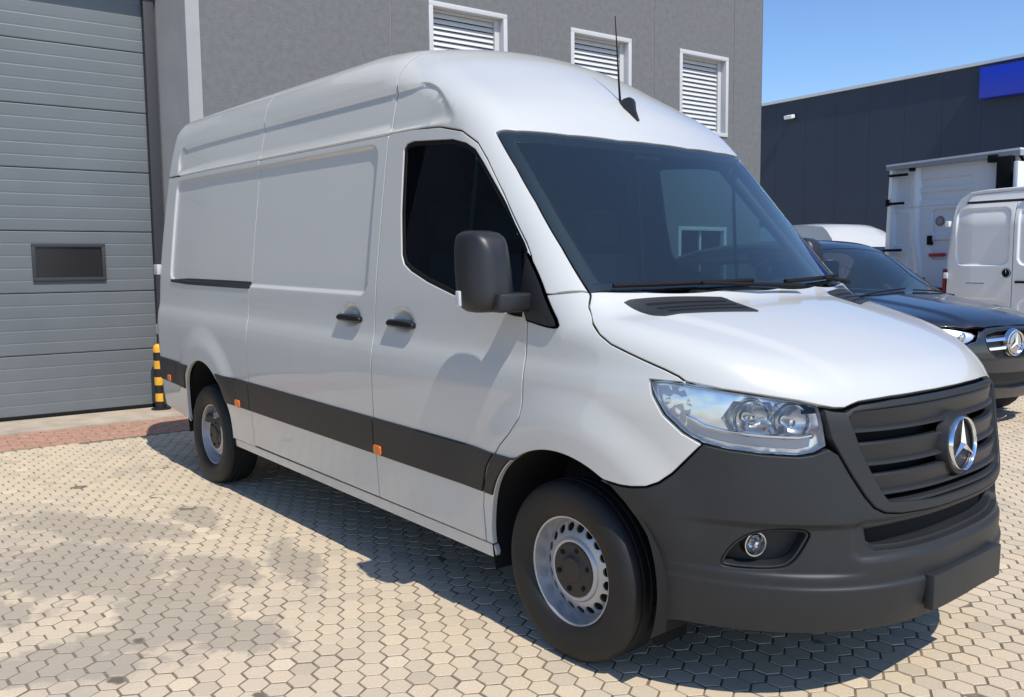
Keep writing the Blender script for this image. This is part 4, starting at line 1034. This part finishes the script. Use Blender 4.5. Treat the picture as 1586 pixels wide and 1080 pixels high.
def cside(P, s=-1): return [tuple(q) for q in cS[s](np.array(P, float))]
# hood
hh = [(-.34, 0), (-.36, -.35), (-.45, -.66), (-.42, -.775), (.20, -.80), (.45, -.77), (.62, -.66), (.72, -.48), (.775, -.30), (.79, 0)]
panel('hood', cT, hh+[(x, -y) for x, y in hh[::-1][1:-1]], 'black_paint', car, h=.03, **ck)
# windscreen, roof
we = [(-.40, -.70, 1.12), (-.72, -.665, 1.28), (-1.08, -.615, 1.465), (-1.20, -.59, 1.52)]
def cof(P): return cC.of(np.array(P, float))
wb = [(-.315, 0, 1.10), (-.34, -.35, 1.105)]; wt = [(-1.20, -.30, 1.555), (-1.19, 0, 1.56)]
wh = cof(wb+we+wt); wsp = np.concatenate([wh, (wh*[1, -1])[::-1][1:-1]])
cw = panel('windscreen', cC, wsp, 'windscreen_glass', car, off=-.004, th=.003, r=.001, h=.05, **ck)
ring_panel('windscreen_frit', cC, resample(wsp, .04), .05, 'gloss_black', cw, off=-.010, th=.002, r=.001, gap=0, h=.04, **ck)
rl = cof(we[::-1][:1]+[(-1.20, -.30, 1.555), (-1.19, 0, 1.56)])
sd = cof(cside([(-.36, 1.06), (-.75, 1.27), (-1.12, 1.46), (-1.35, 1.525), (-2.0, 1.56), (-3.0, 1.52), (-3.6, 1.35)]))
half = np.concatenate([sd[::-1][:-1], cof([(-.36, -.76, 1.07)]), cof(we), cof(wt)])
panel('roof', cC, np.concatenate([half, (half*[1, -1])[::-1][1:]]), 'black_paint', car, h=.04, gap=.001, **ck)
ah = .372
for s in (-1, 1):
    arc = lambda xc: [(xc+ah*math.cos(R(a)), .35+ah*math.sin(R(a))) for a in range(0, 181, 10)]
    bp = [(.50, .24), (.50, .80), (.30, .97), (-.40, 1.03), (-3.60, 1.06), (-3.70, .9), (-3.68, .24), (-3.25, .24)]
    low = [(-3.25, .24)]+[(x, z) for x, z in arc(-2.87)][::-1]+[(-2.49, .24), (-.38, .24)]+[(x, z) for x, z in arc(0)][::-1]+[(.38, .24)]
    panel('body_side', cS[s], bp[:7]+low, 'black_paint', car, h=.04, gap=.002, **ck)
    win = [(-.62, 1.08), (-1.18, 1.40), (-1.5, 1.48), (-2.1, 1.515), (-3.0, 1.47), (-3.35, 1.32), (-3.2, 1.14), (-2.0, 1.10)]
    panel('side_window', cS[s], win, 'side_glass', car, off=-.004, th=.003, r=.001, h=.06, **ck)
    fr = [(-.36, 1.035), (-.40, 1.055), (-.75, 1.265), (-1.12, 1.455), (-1.35, 1.52), (-2.0, 1.555), (-3.0, 1.515), (-3.58, 1.345), (-3.6, 1.065), (-2, 1.05)]
    panel('window_frame', cS[s], fr, 'car_plastic', car, off=-.002, th=.01, r=.002, h=.05, holes=[win], **ck)
    # headlamp
    hp = np.array([(.80, .80), (.98, .78), (1.02, .70), (.92, .665), (.74, .70), (.66, .745)]) ; hp = [(.30, .795), (.46, .830), (.60, .845), (.74, .835), (.80, .80), (.74, .735), (.60, .695), (.46, .700), (.34, .74)]
    hp = chaikin(np.array(hp)*[s, 1]+[s*.12, 0], 1)
    ln = panel('headlight', cN, hp, 'clear_lens', car, off=.006, th=.003, r=.002, gap=0, h=.03, **ck)
    panel('headlight_shell', cN, hp, 'lamp_inner', ln, off=-.006, th=.004, r=.001, gap=.004, h=.03, **ck)
    for t in (.42, .62):
        c = cN(np.array([[s*(t+.12), .772]]), .0)[0]; bm = bmesh.new(); bmesh.ops.create_uvsphere(bm, u_segments=16, v_segments=8, radius=.040, matrix=Matrix.Translation(c) @ Matrix.Diagonal((.3, 1, 1, 1))); bm_obj('lamp_unit', bm, 'satin_chrome', ln, smooth=True)
    # mirrors
    bm = bmesh.new(); y0, y1 = sorted((s*.88, s*1.0)); add_box(bm, (-.66, y0, .985), (-.56, y1, 1.075), .03); bm_obj('wing_mirror', bm, 'black_paint', car, smooth=True, angle=50)
    for xc in (0, -2.87):
        wr = bpy.data.objects.new('wheel', None); link(wr, car); wr.location = (xc, s*.80, .35)
        lathe('tyre', [(.22, .09), (.25, .11), (.31, .115), (.345, .09), (.35, 0), (.345, -.09), (.31, -.115), (.25, -.11), (.22, -.09)], 'rubber', wr, n=40, axis='y')
        rim = lathe('rim', [(.225, s*.10), (.235, s*.105), (.22, s*.085), (.21, s*.0)], 'satin_chrome', wr, n=40, axis='y')
        bm = bmesh.new()
        for k in range(5): add_box(bm, (-.03, -.02, .03), (.03, .02, .22), .008, Matrix.Rotation(2*math.pi*k/5, 4, 'Y') @ Matrix.Translation((0, s*.07, 0)))
        bm_obj('spoke', bm, 'satin_chrome', rim, smooth=True, angle=40)
        lathe('wheel_well', [(.37, s*-.25), (.37, s*.10)], 'black_void', wr, n=24, axis='y')
# front bumper and grille
bpoly = [(-1.15, .24), (-1.15, .70), (-.95, .685), (-.75, .665), (-.55, .70), (-.43, .74), (-.40, .80), (-.30, .845), (0, .858)]
bp2 = bpoly+[(-a, b) for a, b in bpoly[::-1][1:]]
gr = [(-.335, .80), (-.345, .74), (-.315, .66), (-.24, .60), (0, .585), (.24, .60), (.315, .66), (.345, .74), (.335, .80), (.20, .825), (0, .83), (-.20, .825)]
li = [(-.62, .50), (-.70, .43), (-.60, .36), (0, .33), (.60, .36), (.70, .43), (.62, .50), (.3, .47), (0, .465), (-.3, .47)]
bu = panel('front_bumper', cN, bp2, 'black_paint', car, h=.025, holes=[gr, li], th=.03, **ck)
panel('air_intake', cN, li, 'car_plastic', bu, off=-.05, th=.004, gap=-.02, r=.001, h=.05, **ck)
g2 = panel('grille', cN, gr, 'car_plastic', car, off=-.05, th=.004, gap=-.02, r=.001, h=.05, **ck)
ring_panel('grille_rim', cN, gr, .010, 'car_plastic', g2, off=.002, th=.03, gap=.001, r=.002, h=.02, **ck)
for z in (.752, .678):
    for s in (-1, 1):
        P = np.array([(s*(.115+.215*t/14), z-.010*(t/14)) for t in range(15)]); q = np.concatenate([P-[0, .014], (P+[0, .014])[::-1]])
        panel('grille_bar', cN, q, 'chrome', g2, off=-.010, th=.03, r=.004, gap=0, h=.012, **ck)
cx = float(cN(np.array([[0, .715]]))[0][0])
star_badge(g2, .100, Matrix.Translation((cx+.004, 0, .712)) @ Matrix.Rotation(R(90), 4, 'Y') @ Matrix.Rotation(R(90), 4, 'Z'), 'satin_chrome')
# interior
box('dashboard', (-.75, -.66, .90), (-.36, .66, 1.06), 'interior', car, .04); box('floor_pan', (-3.5, -.80, .22), (.6, .80, .30), 'dark_metal', car); box('engine_block', (-.3, -.62, .30), (.66, .62, .80), 'black_void', car)
for y in (-.36, .36):
    st = box('seat', (-1.65, y-.24, .55), (-1.15, y+.24, .75), 'seat_cloth', car, .06); box('backrest', (-1.80, y-.23, .70), (-1.64, y+.23, 1.22), 'seat_cloth', st, .06); box('headrest', (-1.82, y-.12, 1.24), (-1.72, y+.12, 1.42), 'seat_cloth', st, .04)
for y0, y1 in ((-.72, .05), (.12, .68)):
    tube('wiper', [cC(cC.of(np.array([(x, y, z)])), .015)[0] for x, y, z in ((-.36, y0, 1.12), (-.37, (y0+y1)/2, 1.125), (-.40, y1, 1.13))], .008, 'seal', car, 6)

# ------------------------------------------------------------------ white van seen from behind
RA = R(-5)
pv = thing('parked_van', 'white van seen from behind, star badge on its closed rear doors', 'van', (-2.45, 9.46, 0), RA); pv.scale = (1, 1, 1.04)
def rear_f(P):
    x, y, z = P[..., 0], P[..., 1], P[..., 2]
    d = .06*sst(.55, 1.0, np.abs(x))+.10*sst(1.9, 2.4, z)*1.0
    for sx in (-1, 1):
        q = rrect(x*sx, z, .06, .80, 1.385, 2.13, .10); d = d+.022*sst(.012, -.018, q+.12*np.maximum(0, (1.55-z))*np.maximum(0, x*sx-.60)/.2)
        q = rrect(x*sx, z, .10, .86, .55, .95, .08); d = d+.012*sst(.012, -.018, q)
    return d-y
def Dom_D(s=1):
    def m(uv, off=0):
        P = np.stack([uv[:, 0], 0*uv[:, 0], uv[:, 1]], 1); P[:, 1] = rear_f(P)-off; return P
    m.of = lambda P: P[:, [0, 2]]; return m
dd = Dom_D(); pk = dict(fn=rear_f, xf=ident)
for s in (-1, 1):
    q = [(s*.003, .50), (s*.003, 2.20), (s*.66, 2.20), (s*.78, 2.14), (s*.835, 2.0), (s*.895, 1.5), (s*.925, 1.2), (s*.935, .9), (s*.93, .50)]
    rd = panel('rear_door', dd, q, 'van_white', pv, h=.016, th=.03, **pk)
    for z in (.75, 1.25, 1.95): box('hinge', (s*.93-.03, .02, z-.04), (s*.93+.03, .09, z+.04), 'van_white', rd, .01)
    panel('tail_lamp', dd, [(s*.94, .92), (s*.945, 1.34), (s*.985, 1.34), (s*.995, .92)], 'red_lens', pv, off=.01, th=.08, r=.004, gap=0, h=.03, **pk)
hd = np.array([[.045, 1.155], [.28, 1.155], [.28, 1.185], [.045, 1.185]]); panel('door_handle', dd, hd, 'gloss_black', pv, off=.02, th=.03, r=.006, gap=0, h=.03, **pk)
panel('badge_plate', dd, np.array([[-.62, 1.145], [-.36, 1.145], [-.36, 1.158], [-.62, 1.158]]), 'satin_chrome', pv, off=.006, th=.008, r=.001, gap=0, h=.03, **pk)
panel('plate_light_bar', dd, np.array([[-.42, .80], [.0, .80], [-.05, .845], [-.40, .845]]), 'gloss_black', pv, off=.02, th=.03, r=.004, gap=0, h=.03, **pk)
star_badge(pv, .055, Matrix.Translation((-.075, rear_f(np.array([[-.075, 0, 1.285]]))[0]-.012, 1.285)) @ Matrix.Rotation(R(90), 4, 'X'), 'gloss_black')
prof = [(.97, .42), (.985, .6), (1.0, 1.0), (.975, 1.25), (.94, 1.6), (.89, 2.0), (.845, 2.2), (.78, 2.30), (.66, 2.365), (.4, 2.385), (0, 2.392)]
full = prof+[(-x, z) for x, z in prof[::-1][1:]]
V = []; F = []
sts = [(.10, .94, -.0), (.085, .985, 0), (.14, 1.0, 0), (.3, 1.0, 0), (3.6, 1.0, 0), (4.3, .97, 0), (4.6, .90, 0)]
for y, sc, dz in sts:
    for x, z in full: V.append((x*sc, y, .42+(z-.42)*(1-(1-sc)*.5)))
n = len(full)
for i in range(len(sts)-1):
    for k in range(n-1): F.append((i*n+k, i*n+k+1, (i+1)*n+k+1, (i+1)*n+k))
F.append(tuple(range(n-1, -1, -1))); F.append(tuple((len(sts)-1)*n+k for k in range(n)))
me = mesh_obj('body', V, F, 'van_white', pv, smooth=True); me.data.set_sharp_from_angle(angle=R(40))
box('rear_bumper', (-.98, -.06, .36), (.98, .12, .52), 'plastic', pv, .03)
panel('roof_lip', dd, [(-.70, 2.215), (-.64, 2.335), (0, 2.36), (.64, 2.335), (.70, 2.215)], 'van_white', pv, off=.004, th=.06, r=.02, gap=0, h=.04, **pk)
box('brake_light', (.18, .03, 2.345), (.52, .14, 2.378), 'red_lens', pv, .008)
for x in (-.82, .82):
    for y in (1.1, 4.0):
        wr = lathe('wheel', [(.0005, .10), (.20, .10), (.22, .11), (.30, .115), (.345, .09), (.345, -.09), (.30, -.11), (.0005, -.11)], 'rubber', pv, n=32, axis='x', c=(x, y, .345))
box('floor_pan', (-.9, .2, .30), (.9, 4.4, .45), 'dark_metal', pv)

# ------------------------------------------------------------------ truck tractor, rear of its cab
mat('truck_white', (.74, .76, .78), .35, coat=.4)
mat('truck_grey', (.30, .32, .34), .5)
TA = R(-7.0)
tk = thing('truck_tractor', 'white truck cab seen from behind with ribbed back wall and black brackets', 'truck', (-6.02, 13.03, 0), TA); tk.scale = (1, 1, 1.06)
def truck_f(P):
    x, y, z = P[..., 0], P[..., 1], P[..., 2]; d = 0*x
    for (a, b, c, e, r, dp) in ((.10, .40, 2.42, 2.90, .04, .03), (.10, .38, 1.72, 2.28, .05, .03), (.10, .38, 1.20, 1.55, .05, .03), (.62, 1.60, 2.46, 2.60, .03, .03), (.62, 1.60, 2.68, 2.82, .03, .03), (.85, 1.75, 1.88, 2.30, .08, .035), (.85, 1.75, 1.45, 1.78, .08, .035)):
        d = d+dp*sst(.010, -.012, rrect(x, z, a, b, c, e, r))
    d = d-.05*sst(.10, .0, np.abs(x-.53-.10*sst(2.0, 1.2, z)))  # raised swage
    d = d+.02*sst(.02, .0, np.abs(z-2.36))
    return d-y
def Dom_K():
    def m(uv, off=0):
        P = np.stack([uv[:, 0], 0*uv[:, 0], uv[:, 1]], 1); P[:, 1] = truck_f(P)-off; return P
    m.of = lambda P: P[:, [0, 2]]; return m
panel('cab_back', Dom_K(), [(.05, .95), (.05, 3.02), (.16, 3.08), (2.35, 3.10), (2.42, 3.0), (2.42, .95)], 'truck_white', tk, fn=truck_f, xf=ident, h=.022, th=.06, r=.02, gap=0)
box('cab_body', (.06, .08, .95), (2.41, 2.0, 3.05), 'truck_white', tk, .06)
V = [(-.10, -.55, .95), (-.02, -.55, .95), (.05, .10, .95), (-.06, .10, .95), (-.06, -.50, 3.0), (.02, -.50, 3.0), (.06, .10, 3.12), (-.02, .10, 3.12)]
V = [(-.06, -.06, .95), (.06, -.09, .95), (.10, .10, .95), (-.06, .10, .95), (.02, -.06, 3.06), (.10, -.09, 3.06), (.14, .10, 3.12), (.02, .10, 3.12)]
mesh_obj('side_fairing', V, [(0, 1, 5, 4), (1, 2, 6, 5), (2, 3, 7, 6), (3, 0, 4, 7), (4, 5, 6, 7)], 'truck_white', tk)
box('side_fairing', (2.44, -.30, 1.2), (2.52, .1, 2.95), 'truck_white', tk, .02)
V = [(.0, -.14, 3.03), (2.46, -.14, 3.05), (2.46, -.14, 3.14), (.0, -.14, 3.10), (.0, .5, 3.05), (2.46, .5, 3.07), (2.46, .5, 3.13), (.0, .5, 3.09)]
mesh_obj('roof_deflector', V, [(0, 1, 2, 3), (3, 2, 6, 7), (0, 3, 7, 4), (1, 5, 6, 2), (4, 5, 1, 0)], 'truck_grey', tk)
V = [(.0, -.15, 3.09), (2.46, -.15, 3.13), (2.46, -.15, 3.165), (.0, -.15, 3.125), (.0, .6, 3.09), (2.46, .6, 3.13), (2.46, .62, 3.16), (.0, .62, 3.12)]
mesh_obj('deflector_edge', V, [(0, 1, 2, 3), (3, 2, 6, 7), (0, 3, 7, 4), (1, 5, 6, 2), (4, 5, 1, 0)], 'truck_white', tk)
for z, x0, x1 in ((2.93, .04, .42), (2.44, .02, .36), (1.62, -.04, .34)): box('bracket', (x0, -.13, z-.022), (x1, -.085, z+.022), 'seal', tk, .008)
box('latch', (.0, -.14, 2.40), (.045, -.08, 2.52), 'seal', tk, .01)
box('air_duct', (2.08, -.16, 2.46), (2.34, -.05, 3.06), 'seal', tk, .02)
box('hinge_block', (1.92, -.16, 2.98), (2.10, -.05, 3.10), 'seal', tk, .02); box('hinge_block', (.44, -.12, 2.98), (.54, -.03, 3.08), 'seal', tk, .02)
mat('gauge_ring', (.30, .20, .18), .6); mat('red_mark', (.50, .03, .04), .5)
o = lathe('filler_cap', [(.0005, -.015), (.04, -.015), (.045, -.01), (.085, -.012), (.09, .0), (.09, .05)], 'gauge_ring', tk, n=32, axis='y', c=(1.00, .035, 2.10)); lathe('cap_centre', [(.0005, -.018), (.05, -.018), (.05, .0)], 'truck_grey', o, n=24, axis='y', c=(1.00, .030, 2.10))
box('socket', (.79, -.03, 1.70), (.88, .04, 1.86), 'seal', tk, .01); box('red_handle', (.84, -.04, 1.50), (1.14, .03, 1.555), 'red_mark', tk, .01)
for x, z in ((.60, 1.50), (.62, 1.42)): lathe('plug', [(.0005, -.02), (.025, -.02), (.025, .05)], 'seal', tk, n=16, axis='y', c=(x, -.02, z))
bm = bmesh.new()
for k in range(5):
    r_ = random.Random(k); pts = [(.42+.12*k, -.15, .95+.05*k), (.45+.14*k+.1*math.sin(k), -.45, 1.05+.04*(k % 3)), (.60+.12*k, -.50, .78), (.75+.1*k, -.35, .70), (.80+.09*k, -.2, .95)]
    P = chaikin(pts, 2); add_tube(bm, [tuple(q) for q in P[:-4]], .022, 6)
bm_obj('air_hoses', bm, 'seal', tk, smooth=True)
box('chassis', (.75, -3.6, .62), (1.75, 2.2, .90), 'dark_metal', tk, .02); box('tail_lamp', (.85, -.70, .80), (1.05, -.55, .95), 'dark_metal', tk, .01); box('battery_box', (.25, -.6, .45), (.80, .3, .85), 'dark_metal', tk, .03)
for x in (.25, 2.15):
    for y in (1.2, -2.6): lathe('wheel', [(.0005, .12), (.28, .12), (.30, .14), (.45, .15), (.50, .12), (.50, -.12), (.45, -.15), (.0005, -.14)], 'rubber', tk, n=36, axis='x', c=(x, y, .50))

# ------------------------------------------------------------------ distant white van, only its upper part shows
FA = R(-14)
fv = thing('distant_van', 'far white van whose roof shows above the black car', 'van', (-7.35, 15.6, 0), FA); fv.scale = (1.15, 1.1, 1.22)
pfv = [(.9, .35), (.95, .75), (.85, 1.02), (.15, 1.18), (-.40, 1.50), (-.52, 1.66), (-.72, 1.86), (-.90, 1.94), (-1.6, 1.985), (-3.6, 1.99), (-4.0, 1.95), (-4.12, 1.75), (-4.15, .4), (-4.1, .35)]
V = []; F = []; ny = 9
for j in range(ny):
    t = -1+2*j/(ny-1)
    for x, z in pfv:
        wv = float(np.interp(z, [.35, 1.0, 1.5, 1.9, 2.0], [.93, .97, .92, .80, .66])); e = abs(t)**3
        V.append((x-(.10*e if x > -1 else 0), t*wv, z-.04*e*(z > 1.8)))
n = len(pfv)
for j in range(ny-1):
    for k in range(n): F.append((j*n+k, j*n+(k+1) % n, (j+1)*n+(k+1) % n, (j+1)*n+k))
F += [tuple(range(n)), tuple((ny-1)*n+k for k in range(n))[::-1]]
bm = bmesh.new(); vs = [bm.verts.new(v) for v in V]; [bm.faces.new([vs[i] for i in f]) for f in F]
bm_obj('body', bm, 'white_paint', fv, smooth=True, angle=35)
for s in (-1, 1):
    for x in (0, -3.2): lathe('wheel', [(.0005, .10), (.22, .11), (.30, .11), (.34, .09), (.34, -.09), (.30, -.11), (.0005, -.11)], 'rubber', fv, n=28, axis='y', c=(x, s*.84, .34))
wv = [(.16, 1.20), (-.40, 1.5)]
mesh_obj('windscreen', [(wv[0][0]+.02, -.78, 1.21), (wv[0][0]+.02, .78, 1.21), (wv[1][0]+.03, .70, 1.51), (wv[1][0]+.03, -.70, 1.51)], [(0, 1, 2, 3)], 'gloss_black', fv)
